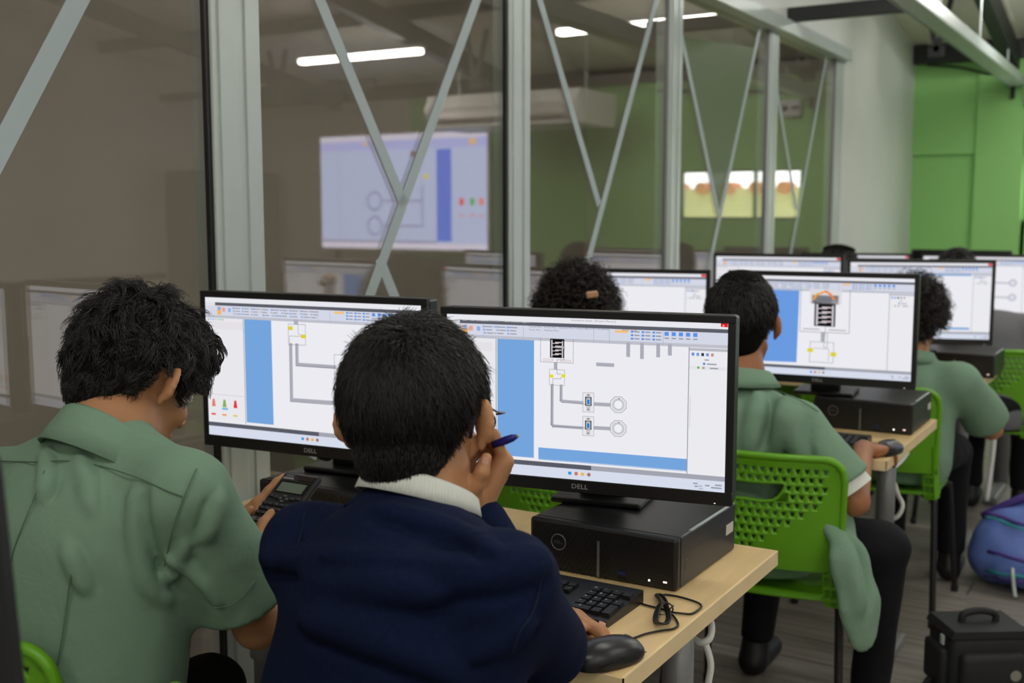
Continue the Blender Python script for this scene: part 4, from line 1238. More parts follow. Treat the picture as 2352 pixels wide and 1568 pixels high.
def hairline(y, nape, front):
    return np.interp(y, [-.11, -.055, -.040, -.026, .010, .018, .034, .045, .09], [nape, nape, nape + .03, .022, .024, .002, .002, front - .008, front])
def strands(name, m, root, T, M, sc, n, seed, crown=(0, -.35, .93), length=(.3, .5), lift=.12, curl=0.0, turns=2.0, flow=(0, 0, 0), rad=.0007, nape=-.082, front=.05, thick=1.09, pts=7, fringe=0.0, jit=.35, over=.006, earclear=.0, cen=(0, -.012, .035), rr=(.074, .094, .086), clump=1, drop=.04):
    """thousands of tapering hair strands lying on the scalp, one mesh"""
    rn = np.random.RandomState(seed)
    cen = np.array(cen); rr = np.array(rr)
    q = rn.normal(size=(n * 4, 3)); q /= np.linalg.norm(q, axis=1)[:, None]
    loc = cen + q * rr
    y = loc[:, 1]
    hl = hairline(y, nape, front)
    clear = (np.abs(loc[:, 0]) > .05) & (y > -.035) & (y < .02) & (loc[:, 2] < hl + earclear)
    q = q[(loc[:, 2] > hl + rn.rand(len(q)) * .006) & ~clear][:n]; n = len(q)
    u = np.array(crown); u = u / np.linalg.norm(u)
    ln = (length[0] + (length[1] - length[0]) * rn.rand(n)) * np.where((cen[2] + q[:, 2] * rr[2]) < -.01, .45, 1.0)
    if fringe: ln = ln * (1 + fringe * np.clip(q[:, 1], 0, 1))
    q0 = q.copy(); P = [q * thick * .97]
    ph = rn.rand(n) * 6.28; hand_ = rn.choice([-1, 1], n)
    jitd = rn.normal(size=(n, 3)) * jit
    lf = lift * (.4 + 1.0 * rn.rand(n))
    if clump > 1:
        g = (np.arange(n) // clump) * clump
        q = q[g] + (q[g] * 0 + rn.normal(size=(n, 3)) * .035); q /= np.linalg.norm(q, axis=1)[:, None]
        jitd = jitd[g] + rn.normal(size=(n, 3)) * .06; ph = ph[g] + rn.normal(size=n) * .25; hand_ = hand_[g]; lf = lf[g] * (1 + rn.normal(size=n) * .12); ln = ln[g] * (.85 + .3 * rn.rand(n))
        P = [q * thick * .97]
    for i in range(1, pts):
        t = i / (pts - 1)
        d = -(u[None] - (q @ u)[:, None] * q) + np.array(flow)[None] + jitd + np.array((0, 0, -.25))
        d -= (d * q).sum(1)[:, None] * q; d /= (np.linalg.norm(d, axis=1)[:, None] + 1e-6)
        q2 = q + d * (ln / (pts - 1))[:, None]; q2 /= np.linalg.norm(q2, axis=1)[:, None]
        l2 = cen + q2 * rr
        stop = (l2[:, 2] < hairline(l2[:, 1], nape, front) - over - np.where(l2[:, 1] > .05, drop, 0))
        q = np.where(stop[:, None], q + (q2 - q) * .12, q2); q /= np.linalg.norm(q, axis=1)[:, None]
        p = q * (thick + lf * t)[:, None]
        if curl:
            b = np.cross(q, d); a = ph + hand_ * t * turns * 6.28
            p = p + (b * np.cos(a)[:, None] + q * np.sin(a)[:, None]) * (curl * min(1, t * 2))
        P.append(p)
    P = np.stack(P, 1)                                    # n, pts, 3 in scalp-sphere units
    P = (cen + P * rr) * sc
    P = P @ M.T + np.array(T((0, 0, 0))) - np.array(root.location)
    tan = np.gradient(P, axis=1); tan /= np.linalg.norm(tan, axis=2)[..., None] + 1e-9
    ref = rn.normal(size=(n, 1, 3)); a = np.cross(tan, ref); a /= np.linalg.norm(a, axis=2)[..., None] + 1e-9; b = np.cross(tan, a)
    w = (rad * np.linspace(1.0, .25, pts))[None, :, None, None]
    ang = np.arange(3) * 2.0944
    ring = P[:, :, None] + w * (np.cos(ang)[None, None, :, None] * a[:, :, None] + np.sin(ang)[None, None, :, None] * b[:, :, None])
    vs = ring.reshape(-1, 3)
    base = (np.arange(n)[:, None, None] * pts + np.arange(pts - 1)[None, :, None]) * 3
    k = np.arange(3)[None, None]; k2 = (k + 1) % 3
    F = np.stack([base + k, base + k2, base + 3 + k2, base + 3 + k], -1).reshape(-1, 4)
    o = link(name, new_mesh(name, vs, F, True), m, root); o['kind'] = 'stuff'
    return o
def hair_cap(root, T, M, sc, m, thick=1.10, nape=-.082, front=.05, extra=(), h=.004, wob=.0):
    """solid hair volume under the strands"""
    c = np.array(T((0, 0, .03))); F = Field(c - .16 * sc, c + .16 * sc, h)
    F.ell(T((0, -.012, .035)), np.array((.074, .094, .086)) * thick * sc, M, .0)
    F.ell(T((0, -.05, -.02)), np.array((.053, .05, .062)) * (thick * .985) * sc, M, .02)
    for p, r_ in extra: F.ell(T(p), np.array(r_) * sc, M, .012)
    if wob: F.wobble(wob, 120, 5)
    sl, X, Y, Z = F.sub(F.lo, F.lo + F.h * F.n)
    o = T((0, 0, 0)); Q = [(M[0, i] * (X - o[0]) + M[1, i] * (Y - o[1]) + M[2, i] * (Z - o[2])) / sc for i in range(3)]
    hl = hairline(Q[1], nape, front)
    d = (hl - Q[2]) * .75 * sc
    F.v = np.maximum(F.v, d.astype(np.float32))
    return F.build('hair_cap', M_CAP, root)
def collar(root, c, axis, fwd, r, hgt, fall, flare, m, gap=.5, ribs=0, lean=0.0, name='collar', ry=1.0, n=96):
    """folded collar: stand of height hgt, fall turned over it; gap = open angle at the throat"""
    z = Vector(axis).normalized(); y = Vector(fwd); y = (y - z * y.dot(z)).normalized(); x = y.cross(z)
    if ribs: n = ribs * 4
    prof = [(0, 0), (.002, hgt * .6), (.004, hgt), (.009, hgt + .004), (.014, hgt), (.014 + flare * .5, hgt - fall * .5), (.014 + flare, hgt - fall), (.011 + flare, hgt - fall - .001), (.010 + flare * .5, hgt - fall * .55), (.009, hgt - .004)]
    vs = []; fs = []; K = len(prof)
    for i in range(n + 1):
        a = R(90) + gap / 2 + (2 * math.pi - gap) * i / n
        front = (math.sin(a) + 1) / 2
        rb = .0006 * (math.cos(2 * math.pi * i / 4)) if ribs else 0
        for (dr, dz) in prof:
            q = (r + dr + (rb if dr > .003 else 0))
            vs.append(Vector(c) - Vector(root.location) + x * (q * math.cos(a)) + y * (q * ry * math.sin(a)) + z * (dz * (1 - .25 * front) - lean * front))
    for i in range(n):
        for k in range(K - 1):
            a = i * K + k; fs.append((a, a + K, a + K + 1, a + 1))
    b = MB(); b.add(vs, fs)
    return b.build(name, m, root, smooth=True)
def seam(root, F, pts, m, r=.0009, name='seam', off=.0036):
    P = [F.hit(*p) for p in pts]; P = [p for p in P if p is not None]
    if len(P) < 2: return
    b = MB(); b.tube([p - Vector(root.location) - (p - CAM).normalized() * off for p in catmull(P, 5)], r, 5); return b.build(name, m, root, smooth=True)
def legs(root, pel, kn, an, m=M_PANTS, h=.012, shoes=True, toe=Vector((0, .16, 0))):
    P = [pel] + kn + an
    lo = np.min([np.array(p) for p in P], 0) - .16; hi = np.max([np.array(p) for p in P], 0) + .16
    F = Field(lo, hi, h); pel = Vector(pel)
    F.ell(pel, (.16, .12, .10), None, .02)
    for s, k_, a_ in ((-1, kn[0], an[0]), (1, kn[1], an[1])):
        hp = pel + Vector((s * .085, .02, -.01))
        F.cone(hp, k_, .085, .062, .03); F.cone(k_, a_, .062, .05, .02)
    F.cut((0, 0, .10), (0, 0, -1)); F.wobble(.002, 30, 3)
    F.build('trousers', m, root)
    if shoes:
        for a_ in an:
            a_ = Vector(a_); G = Field(np.array(a_) - np.array((.12, .12, .12)), np.array(a_) + np.array((.12, .24, .1)), .008)
            a0 = Vector((a_.x, a_.y, 0))
            G.cone(a0 + Vector((0, -.03, .045)), a0 + Vector((0, -.01, .09)), .04, .042, .02); G.cone(a0 + Vector((0, -.03, .035)), a0 + toe + Vector((0, -.02, .03)), .04, .036, .02)
            G.cut((0, 0, .003), (0, 0, -1)); G.build('shoe', M_SHOE, root)

def person(label, J, style, h_body=.006, h_shirt=.009):
    """J: joints in metres.  style: looks.  returns root, shirt field, body field, head transform"""
    pel = Vector(J['pelvis'])
    root = thing('person', label, 'person', (pel.x, pel.y, 0), 0, 'students')
    M = frame(*J['head_rot']); sc = style.get('head', 1.0)
    P = {k: np.array(v, np.float32) for k, v in J.items() if k not in ('head_rot',)}
    chest = (P['shR'] + P['shL']) / 2
    allp = [P[k] for k in P if k not in ('kneeL', 'kneeR', 'ankL', 'ankR', 'handR', 'handL')]
    lo = np.min(allp, 0) - .2; hi = np.max(allp, 0) + .22
    B = Field(lo, hi, h_body)
    T = head(B, P['head'], M, sc, style.get('ear', .3))
    B.cone(T((0, -.028, -.03)), P['neck'], .050 * sc, .054 * sc, .02); B.cone(T((0, -.005, -.06)), P['neck'] + np.array((0, .025, -.01), np.float32), .038, .045, .02)
    B.cone(P['neck'], chest - np.array((0, 0, .05), np.float32), .055, .08, .03); B.cone(chest - np.array((0, 0, .05), np.float32), P['pelvis'], .09, .09, .03)
    for s in 'RL':
        B.cone(chest - np.array((0, 0, .03), np.float32), P['sh' + s] - np.array((0, 0, .01), np.float32), .04, .034, .02); B.cone(P['sh' + s] - np.array((0, 0, .01), np.float32), P['el' + s], .036, .036, .015); B.cone(P['el' + s], P['wr' + s], .036, .024, .012)
    if style.get('hands'):
        style['hands'](B, J)
    body = B.build('body', style.get('skin', M_SKIN), root)
    eyes(T, M, sc, root)
    # shirt
    S = Field(lo - .03, hi + .03, h_shirt); st = style
    ax = P['shR'] - P['shL']; ax /= np.linalg.norm(ax); fw = np.cross(np.array((0, 0, 1), np.float32), ax)
    back = -fw
    wid = st.get('wide', .165); dep = st.get('deep', .68)
    mid = chest + np.array((0, 0, -.09), np.float32)
    low = P['pelvis'] + np.array((0, 0, -.02), np.float32)
    S.cone(mid, low, wid, wid * 1.02, .03, flat=(fw, dep)); 
    S.cone(P['shL'] * .9 + P['shR'] * .1 - np.array((0, 0, .03), np.float32), P['shR'] * .9 + P['shL'] * .1 - np.array((0, 0, .03), np.float32), .058, .058, .03)
    S.cone(P['neck'] - np.array((0, 0, st.get('nz', .055)), np.float32), chest - np.array((0, 0, .06), np.float32), .058, .085, .03)
    for s in 'RL':
        S.cone(P['neck'] - np.array((0, 0, st.get('nz', .055) - .01), np.float32), P['sh' + s], .040, .052, .03)
        if st.get('sleeve', 'short') == 'short':
            f = st.get('slen', .72); cu = st.get('cuff', .078)
            d = P['el' + s] - P['sh' + s]; d = d / np.linalg.norm(d); e = P['sh' + s] * (1 - f) + P['el' + s] * f
            SL = Field(lo - .03, hi + .03, h_shirt)
            SL.cone(P['sh' + s], e + d * .02, st.get('shr', .066), cu, 0)
            if 'drape' in st: SL.cone(P['sh' + s] * .5 + e * .5, e + np.array((0, 0, -.03), np.float32), cu * .9, cu * .75, .03)
            SL.cut(e, d); SL.cone(e - d * .03, e + d * .06, cu - .018, cu - .014, 0, 'd')
            k = .035; t = np.clip(.5 + .5 * (S.v - SL.v) / k, 0, 1); S.v = S.v * (1 - t) + SL.v * t - k * t * (1 - t)
        else:
            S.cone(P['sh' + s], P['el' + s], .058, .053, .03); S.cone(P['el' + s], P['wr' + s] * .93 + P['el' + s] * .07, .052, .038, .012)
    return root, S, B, T, M, sc, chest, fw, P
# ================================================================== THE STUDENTS
Z = lambda v, dz: Vector(v) + Vector((0, 0, dz))
def seat_legs(x, y, spread=.11, knee_y=.40, kz=.50, yaw=0):
    return dict(kneeL=(x - spread, y + knee_y, kz), kneeR=(x + spread, y + knee_y, kz), ankL=(x - spread, y + knee_y + .02, .09), ankR=(x + spread, y + knee_y + .02, .09))
def finish_legs(root, J):
    legs(root, J['pelvis'], [Vector(J['kneeL']), Vector(J['kneeR'])], [Vector(J['ankL']), Vector(J['ankR'])])

# ---------------------------------------------------------------- centre boy, navy sweater
J = dict(head=W(958, 972, 1.46), head_rot=(13, -9, -3), neck=W(968, 1150, 1.435), shL=W(708, 1258, 1.46), shR=W(1160, 1345, 1.27),
         elR=W(1252, 1478, 1.46), wrR=W(1092, 1188, 1.475), elL=(-1.03, 1.34, .80), wrL=(-.845, 1.447, .782), pelvis=(-.85, 1.0, .56))
J.update(seat_legs(-.85, 1.0))
PEN = {}
def hands_c(B, J):
    # right hand: loose fist against the cheek, thumb up the jaw
    w = np.array(J['wrR']); up = np.array(W(1152, 1080, 1.50)) - w
    back = np.array(RGT) * .95 - np.array(FWD) * .02 - np.array(UPV) * .2      # back of the hand looks to the right
    c = [(52, 88, 40), (60, 88, 45), (66, 88, 45), (70, 88, 45)]
    hand(B, w, up, back, 1, c, sc=.93, spread=2.0, thumbW=[W(1080, 1145, 1.452), W(1094, 1112, 1.432), W(1107, 1085, 1.424), W(1117, 1052, 1.428)])
    # left hand resting on the desk beside the mouse, thumb toward the camera
    hand(B, J['wrL'], (.93, .30, -.10), (-.05, .30, .95), -1, [(18, 22, 12), (20, 24, 14), (24, 28, 16), (28, 30, 18)], thumb=[(.022, .020, -.006), (.040, .052, -.010), (.044, .080, -.012), (.042, .104, -.014)], sc=.94)
st = dict(head=1.06, hands=hands_c, sleeve='long', wide=.175, deep=.70, ear=1.25)
root, S, B, T, M, sc, chest, fw, P = person('boy in navy sweater and white collar resting chin on his hand, holding a pen', J, st, .0032, .0055)
S.wobble(.002, 16, 2, (1, 1, 1.5))
for pts, r_, k_, g in (
    ([(612, 1280), (760, 1290), (900, 1306), (1060, 1318), (1180, 1306), (1240, 1288)], .012, .026, (0, 30)),
    ([(590, 1398), (700, 1420), (820, 1452), (960, 1500), (1080, 1555)], .010, .026, (0, 28)),
    ([(860, 1170), (960, 1195), (1050, 1225), (1130, 1262)], .006, .02, (0, 18)),
    ([(1080, 1500), (1150, 1470), (1210, 1430)], .008, .022, (8, 22)),
    ([(720, 1330), (860, 1345), (1000, 1360)], .006, .03, (0, -20))):
    S.fold(pts, r_, k_, g)
S.build('sweater', M_NAVY, root)
seam(root, S, [(1245, 1290), (1240, 1350), (1222, 1410), (1195, 1450), (1178, 1500)], M_NAVYS)
seam(root, S, [(700, 1178), (690, 1230), (672, 1290)], M_NAVYS)
nk = Vector(P['neck']); axn = (Vector(T((0, -.03, -.02))) - nk).normalized()
collar(root, nk + axn * .010, axn + Vector(fw) * .25 + RGT * .22, fw, .062, .026, .026, .007, M_RIB, .35, 110, .022)
hair_cap(root, T, M, sc, M_HAIR, 1.115, -.088, .05, [((0, .06, .08), (.058, .04, .032))], .0035)
strands('hair', M_HAIR, root, T, M, sc, 11000, 1, (.05, -.52, .85), (.30, .55), .11, .01, .6, (.05, .1, -.05), .00075, -.088, .05, 1.11, 7, .3, .32)
strands('hair_tuft', M_HAIR, root, T, M, sc, 700, 5, (.05, -.52, .85), (.25, .5), .17, .02, .6, (-.15, .2, .15), .0007, .085, .085, 1.11, 7, .3, .4, clump=6)
strands('hair_nape', M_HAIR, root, T, M, sc, 6000, 3, (.05, .2, .95), (.25, .40), .05, .0, 1, (0, 0, -.3), .0006, -.092, .05, 1.09, 5, 0, .25, cen=(0, -.05, -.02), rr=(.053, .05, .062))
collar(root, nk - axn * .006, axn + Vector(fw) * .25 + RGT * .22, fw, .066, .010, .022, .020, M_NAVY, .2, 0, .018, 'neckband')
finish_legs(root, J)
ROOT_C, T_C, M_C = root, T, M
# thumbnails
def nail(root, p, yd, zd, w=.009, l=.011):
    y = Vector(yd).normalized(); z = Vector(zd); z = (z - y * z.dot(y)).normalized(); x = y.cross(z); b = MB()
    vs = []
    for j in range(5):
        for i in range(5):
            u, v = -1 + i * .5, -1 + j * .5
            k = math.sqrt(max(0, 1 - .5 * v * v)) if v > 0 else 1
            vs.append(Vector(p) - Vector(root.location) + x * (u * w / 2 * k) + y * (v * l / 2) - z * (u * u * .0016))
    b.add(vs, [(j * 5 + i, j * 5 + i + 1, j * 5 + i + 6, j * 5 + i + 5) for j in range(4) for i in range(4)])
    b.build('nail', M_NAIL, root, smooth=True)
for pxy, tgt in (((1115, 1058), (1118, 1045)), ((1383, 1434), (1393, 1437))):
    h_ = B.hit(*pxy)
    if h_ is not None:
        h2 = h_ + (W(tgt[0], tgt[1], 1.5) - W(pxy[0], pxy[1], 1.5))
        nail(root, h_ - (h_ - CAM).normalized() * .0006, h2 - h_, -(h_ - CAM))
# pen in the right hand
a = W(1110, 1030, 1.485); c_ = W(1194, 999, 1.47)
t = thing('pen', 'dark blue ballpoint pen held in the raised hand of the navy-sweater boy', 'pen', tuple(a))
d = c_ - a; L = d.length; q = d.normalized()
b = MB(); b.tube([q * .014, q * (L * .62), q * (L * .80), q * (L * .93)], [.0052, .0056, .0050, .0026], 14); b.build('barrel', mat('pen_blue', rgb(28, 30, 128), .35, bump=(90, .02, .0002)), t, smooth=True)
b = MB(); b.tube([q * (L * .92), q * (L * .97), q * L], [.0024, .0014, .0006], 10); b.build('tip', M_ALU, t, smooth=True)
# eyeglasses
t = thing('eyeglasses', 'thin dark-rimmed eyeglasses worn by the navy-sweater boy', 'glasses', tuple(T((0, .1, 0))))
lo_ = Vector(t.location); TG = lambda p: Vector(T(p)) - lo_
M_RIM = mat('dark_rim', rgb(20, 22, 48), .3, .3, bump=(90, .02, .0002))
for s in (-1, 1):
    pts = [TG((s * (.034 + .030 * math.cos(a)), .112 - .10 * abs(.03 * math.cos(a)) + .004, .0 + .021 * math.sin(a))) for a in np.linspace(0, 2 * math.pi, 24, endpoint=False)]
    b = MB(); b.tube(pts, .0012, 6, closed=True); b.build('rim', M_RIM, t, smooth=True)
    b = MB(); b.add(pts, [tuple(range(24))]); b.build('lens', glass_mat('lens_glass', .06, (.93, .96, 1.0)), t)
    b = MB(); b.tube([TG((s * .066, .112, .010)), TG((s * .081, .10, .012)), TG((s * .087, .05, .014)), TG((s * .088, .005, .022)), TG((s * .084, -.022, .010)), TG((s * .082, -.034, -.016))], [.0016, .0016, .0014, .0014, .0022, .0024], 6); b.build('temple', M_RIM, t, smooth=True)
b = MB(); b.tube([TG((-.005, .116, .006)), TG((0, .118, .008)), TG((.005, .116, .006))], .0012, 6); b.build('bridge', M_RIM, t)

# ---------------------------------------------------------------- left boy with the calculator
calc_o = W(640, 1172, 1.90)
cA = (RGT * .067 + UPV * .104 + FWD * .105).normalized(); cB = (RGT * .062 - UPV * .004 - FWD * .036); cB = (cB - cA * cB.dot(cA)).normalized(); cN = cB.cross(cA)
if cN.dot(FWD) > 0: cN = -cN
J = dict(head=W(312, 868, 1.72), head_rot=(-4, -30, 4), neck=W(252, 980, 1.665), shL=W(-5, 1120, 1.76), shR=W(430, 1134, 1.56),
         elR=W(592, 1432, 1.70), wrR=calc_o - cA * .125 + cB * .045 - cN * .03, elL=(-1.62, 1.32, .82), wrL=calc_o - cB * .10 - cA * .055 - cN * .022, pelvis=(-1.41, 1.03, .56))
J.update(seat_legs(-1.41, 1.03))
def hands_l(B, J):
    # left hand lies palm up under the calculator, index finger along its left edge
    q = lambda x, y, z: calc_o + cB * x + cA * y + cN * z
    hand(B, J['wrL'], cA * .6 + cB * .75, -cN, -1, [(0, 0, 0)] * 4, sc=.95, thumbW=[q(-.090, -.05, -.010), q(-.070, -.040, .002), q(-.056, -.030, .006), q(-.046, -.016, .010)],
         fingersW={0: [q(-.060, .012, -.008), q(-.053, .040, -.004), q(-.049, .060, -.003), q(-.044, .076, -.003)], 1: [q(-.048, -.004, -.018), q(-.012, .016, -.018), q(.010, .024, -.017), q(.026, .028, -.016)],
                   2: [q(-.045, -.024, -.018), q(-.006, -.010, -.018), q(.016, -.002, -.017), q(.032, .002, -.016)], 3: [q(-.05, -.042, -.018), q(-.02, -.032, -.018), q(-.004, -.028, -.017), q(.01, -.024, -.016)]})
    # right hand below the right side, thumb over the keys
    hand(B, J['wrR'], cA * .95 - cB * .2, -cN, 1, [(0, 12, 8)] * 4, sc=.93, spread=2.0,
         thumbW=[calc_o - cA * .105 + cB * .032 - cN * .004, calc_o - cA * .075 + cB * .018 + cN * .016, calc_o - cA * .045 + cB * .010 + cN * .020, calc_o - cA * .018 + cB * .004 + cN * .015])
st = dict(head=1.01, hands=hands_l, sleeve='short', slen=.77, cuff=.074, wide=.18, deep=.72, shr=.058, ear=2.1, nz=.024)
root, S, B, T, M, sc, chest, fw, P = person('boy in sage green shirt bending over a calculator at the left', J, st, .0035, .0055)
S.wobble(.0018, 16, 7, (1, 1, .5))
for pts, r_, k_, g in (
    ([(310, 1130), (312, 1220), (325, 1300), (345, 1350), (385, 1375)], .0075, .018, (20, -8)),
    ([(155, 1250), (175, 1300), (200, 1350)], .005, .02, (12, -4)),
    ([(425, 1250), (405, 1300), (380, 1330)], .007, .014, (14, 10)),
    ([(390, 1285), (430, 1300), (470, 1340), (500, 1385)], .006, .014, (-8, 16)),
    ([(505, 1140), (490, 1190), (475, 1230)], .005, .018, (-14, 0)),
    ([(105, 1040), (110, 1090), (100, 1140)], .005, .02, (14, 0)),
    ([(185, 1050), (200, 1110), (215, 1170)], .004, .02, (12, 0))):
    S.fold(pts, r_, k_, g)
S.build('shirt', M_SHIRT, root)
seam(root, S, [(2, 1058), (80, 1060), (160, 1058), (240, 1072), (320, 1098), (380, 1125), (420, 1140)], M_SEAM, .0011)
seam(root, S, [(452, 1075), (432, 1120), (412, 1170), (396, 1220), (385, 1265), (378, 1300)], M_SEAM)
seam(root, S, [(102, 1080), (80, 1140), (55, 1200), (32, 1260), (18, 1320)], M_SEAM)
seam(root, S, [(162, 1320), (155, 1380), (145, 1450), (130, 1535)], M_SEAM, .0012)
seam(root, S, [(492, 1396), (530, 1390), (560, 1368), (585, 1335)], M_SEAM)
nk = Vector(P['neck']); axn = (Vector(T((0, -.03, -.02))) - nk).normalized()
collar(root, nk + axn * -.026, Vector((.06, .46, .88)), fw, .064, .034, .056, .016, M_SHIRT, .5, 0, .03)
hair_cap(root, T, M, sc, M_HAIR, 1.12, -.075, .045, [((0, .06, .075), (.06, .04, .04)), ((0, .085, .05), (.045, .02, .02)), ((0, .02, .11), (.05, .055, .025))], .004, .0016)
strands('hair', M_HAIR, root, T, M, sc, 8000, 11, (0, -.25, .97), (.35, .6), .17, .075, .9, (0, .2, 0), .0008, -.075, .045, 1.12, 9, .35, .55, earclear=.022, clump=14, drop=.012)
strands('hair_fringe', M_HAIR, root, T, M, sc, 2600, 13, (0, -.6, .8), (.4, .75), .12, .06, .9, (0, .2, -.3), .0008, -.075, .035, 1.08, 9, 0, .5, cen=(0, .06, .07), rr=(.062, .045, .045), clump=14, drop=.012)
strands('hair_nape', M_HAIR, root, T, M, sc, 5000, 12, (0, .2, .95), (.2, .35), .07, .0, 1, (0, -.1, -.5), .0006, -.080, .045, 1.08, 5, earclear=.012, cen=(0, -.05, -.02), rr=(.053, .05, .062))
finish_legs(root, J)
# calculator
M_CALC = mat('calculator_black', rgb(24, 25, 27), .4, bump=(500, .1, .0003))
RC = Matrix((cB, cA, cN)).transposed()
t = thing('calculator', 'black scientific calculator held in both hands of the left boy', 'calculator', tuple(calc_o)); t.rotation_euler = RC.to_euler()
MB().box((0, 0, 0), (.080, .162, .012), .004).build('body', M_CALC, t)
MB().box((0, .048, .0065), (.066, .028, .0012), .0004).build('display_frame', M_GLOSSB, t)
MB().box((0, .046, .0073), (.056, .021, .0006)).build('display', mat('lcd_green', rgb(98, 112, 100), .25, bump=(60, .01, .0002)), t)
MB().box((.016, .070, .0065), (.034, .010, .0008)).build('solar_cell', mat('solar_brown', rgb(40, 26, 26), .2, bump=(60, .01, .0002)), t)
v, f = text_geo('CASIO', .0062); MB().add([(px - .022, py + .073, .0064) for px, py in v], f).build('maker_mark', M_PRINT, t)
MB().box((-.022, .0682, .0062), (.022, .0012, .0006)).box((-.022, .0660, .0062), (.024, .0010, .0006)).build('model_mark', M_PRINT, t)
ks = {}
def ckey(x, y, w, l, nm, leg=None, m=None):
    k = (w, l, m)
    if k not in ks:
        bb = MB(); bb.box((0, 0, .001), (w, l, .004), .0009, seg=1); ks[k] = bb.mesh('key'); ks[k].materials.append(m or mat('calc_key_dark', rgb(52, 54, 58), .4, bump=(90, .02, .0002)))
    o = link('key', ks[k], None, t, (x, y, .0065))
    if leg:
        v, f = text_geo(leg, .0062 if len(leg) == 1 else .0042); MB().add([(px, py, .00315) for px, py in v], f).build('key_legend', M_PRINT, o)
M_CK2 = mat('calc_key_grey', rgb(84, 86, 90), .4, bump=(90, .02, .0002))
for i, x in enumerate((-.030, -.018, .018, .030)): ckey(x, .022 + (.002 if i in (0, 3) else 0), .009, .006, 'k')
for dx, dy in ((0, .006), (0, -.006), (-.007, 0), (.007, 0)): ckey(dx, .020 + dy, .006, .005, 'k', None, M_CK2)
for r_ in range(3):
    for i in range(6): ckey(-.0315 + i * .0126, .006 - r_ * .0105, .0098, .006, 'k')
for r_, row in enumerate((('7', '8', '9', 'DEL', 'AC'), ('4', '5', '6', 'x', '÷'), ('1', '2', '3', '+', '-'), ('0', '.', 'EXP', 'Ans', '='))):
    for i, ch in enumerate(row): ckey(-.030 + i * .015, -.030 - r_ * .0125, .012, .0085, 'k', ch, M_CK2)

# ---------------------------------------------------------------- boy of the second row, right seat
J = dict(head=W(1703, 748, 2.93), head_rot=(8, -4, 0), neck=W(1700, 858, 2.90), shL=W(1560, 930, 3.0), shR=W(1835, 975, 2.77),
         elR=W(1962, 1150, 2.73), wrR=W(1984, 1030, 2.98), elL=(-1.25, 3.05, .80), wrL=(-1.08, 3.15, .79), pelvis=(-.93, 2.80, .56))
J.update(kneeL=(-1.0, 3.15, .51), kneeR=W(2030, 1255, 2.88), ankL=(-1.05, 3.2, .09), ankR=(-.66, 2.98, .09))
def hands_m(B, J):
    hand(B, J['wrR'], np.array(W(2040, 1035, 3.02)) - np.array(J['wrR']) + np.array((0, .06, 0)), (0, 0, 1), 1, [(22, 30, 18)] * 4, sc=.95)
    hand(B, J['wrL'], (.7, .7, -.1), (0, 0, 1), -1, [(20, 25, 15)] * 4, sc=.95)
st = dict(head=1.05, hands=hands_m, sleeve='short', slen=.78, cuff=.076, wide=.17, deep=.72, shr=.058, ear=.5, skin=M_SKIND)
root, S, B, T, M, sc, chest, fw, P = person('boy in sage green shirt on the lime chair in the second row', J, st, .005, .008)
S.wobble(.0035, 14, 17, (1, 1, .6))
S.cut((0, 0, .462), (0, 0, -1))
# loose shirt tail hanging beside the chair
S.chain([W(1890, 1130, 2.80), W(1925, 1200, 2.72), W(1952, 1290, 2.67), W(1975, 1390, 2.66), W(1982, 1455, 2.66)], [.035, .042, .052, .054, .044], .03, flat=(FWD * .8 - RGT * .45, .36))
for pts, r_, k_, g in (([(1780, 1040), (1800, 960), (1810, 920)], .014, .03, (20, 0)), ([(1720, 1030), (1735, 960), (1740, 910)], .014, .03, (20, 0)), ([(1840, 1060), (1825, 1000), (1830, 950)], .012, .03, (18, 0)),
                       ([(1930, 1230), (1960, 1320), (1975, 1400)], .012, .03, (20, 0))):
    S.fold(pts, r_, k_, g)
S.build('shirt', M_SHIRT, root)
seam(root, S, [(1700, 870), (1760, 890), (1820, 910), (1880, 945)], M_SEAM, .0014)
nk = Vector(P['neck']); axn = (Vector(T((0, -.03, -.02))) - nk).normalized()
collar(root, nk - axn * .012, axn * .6 + Vector((0, 0, .8)), fw, .066, .032, .045, .024, M_SHIRT, .5, 0, .015)
# white undershirt cuff
e = P['shR'] * .2 + P['elR'] * .8; d = P['elR'] - P['shR']; d /= np.linalg.norm(d)
b = MB(); b.tube([Vector(e + d * -.03) - root.location, Vector(e + d * .022) - root.location], [.062, .066], 24, False); b.build('undershirt_cuff', M_RIB, root, smooth=True)
hair_cap(root, T, M, sc, M_HAIR, 1.14, -.085, .05, [((0, -.01, .112), (.055, .07, .028))], .005)
strands('hair', M_HAIR, root, T, M, sc, 3500, 21, (0, -.4, .9), (.25, .45), .10, .01, 1, (0, .1, 0), .0012, -.085, .05, 1.12, 6, .3, .4)
finish_legs(root, J)

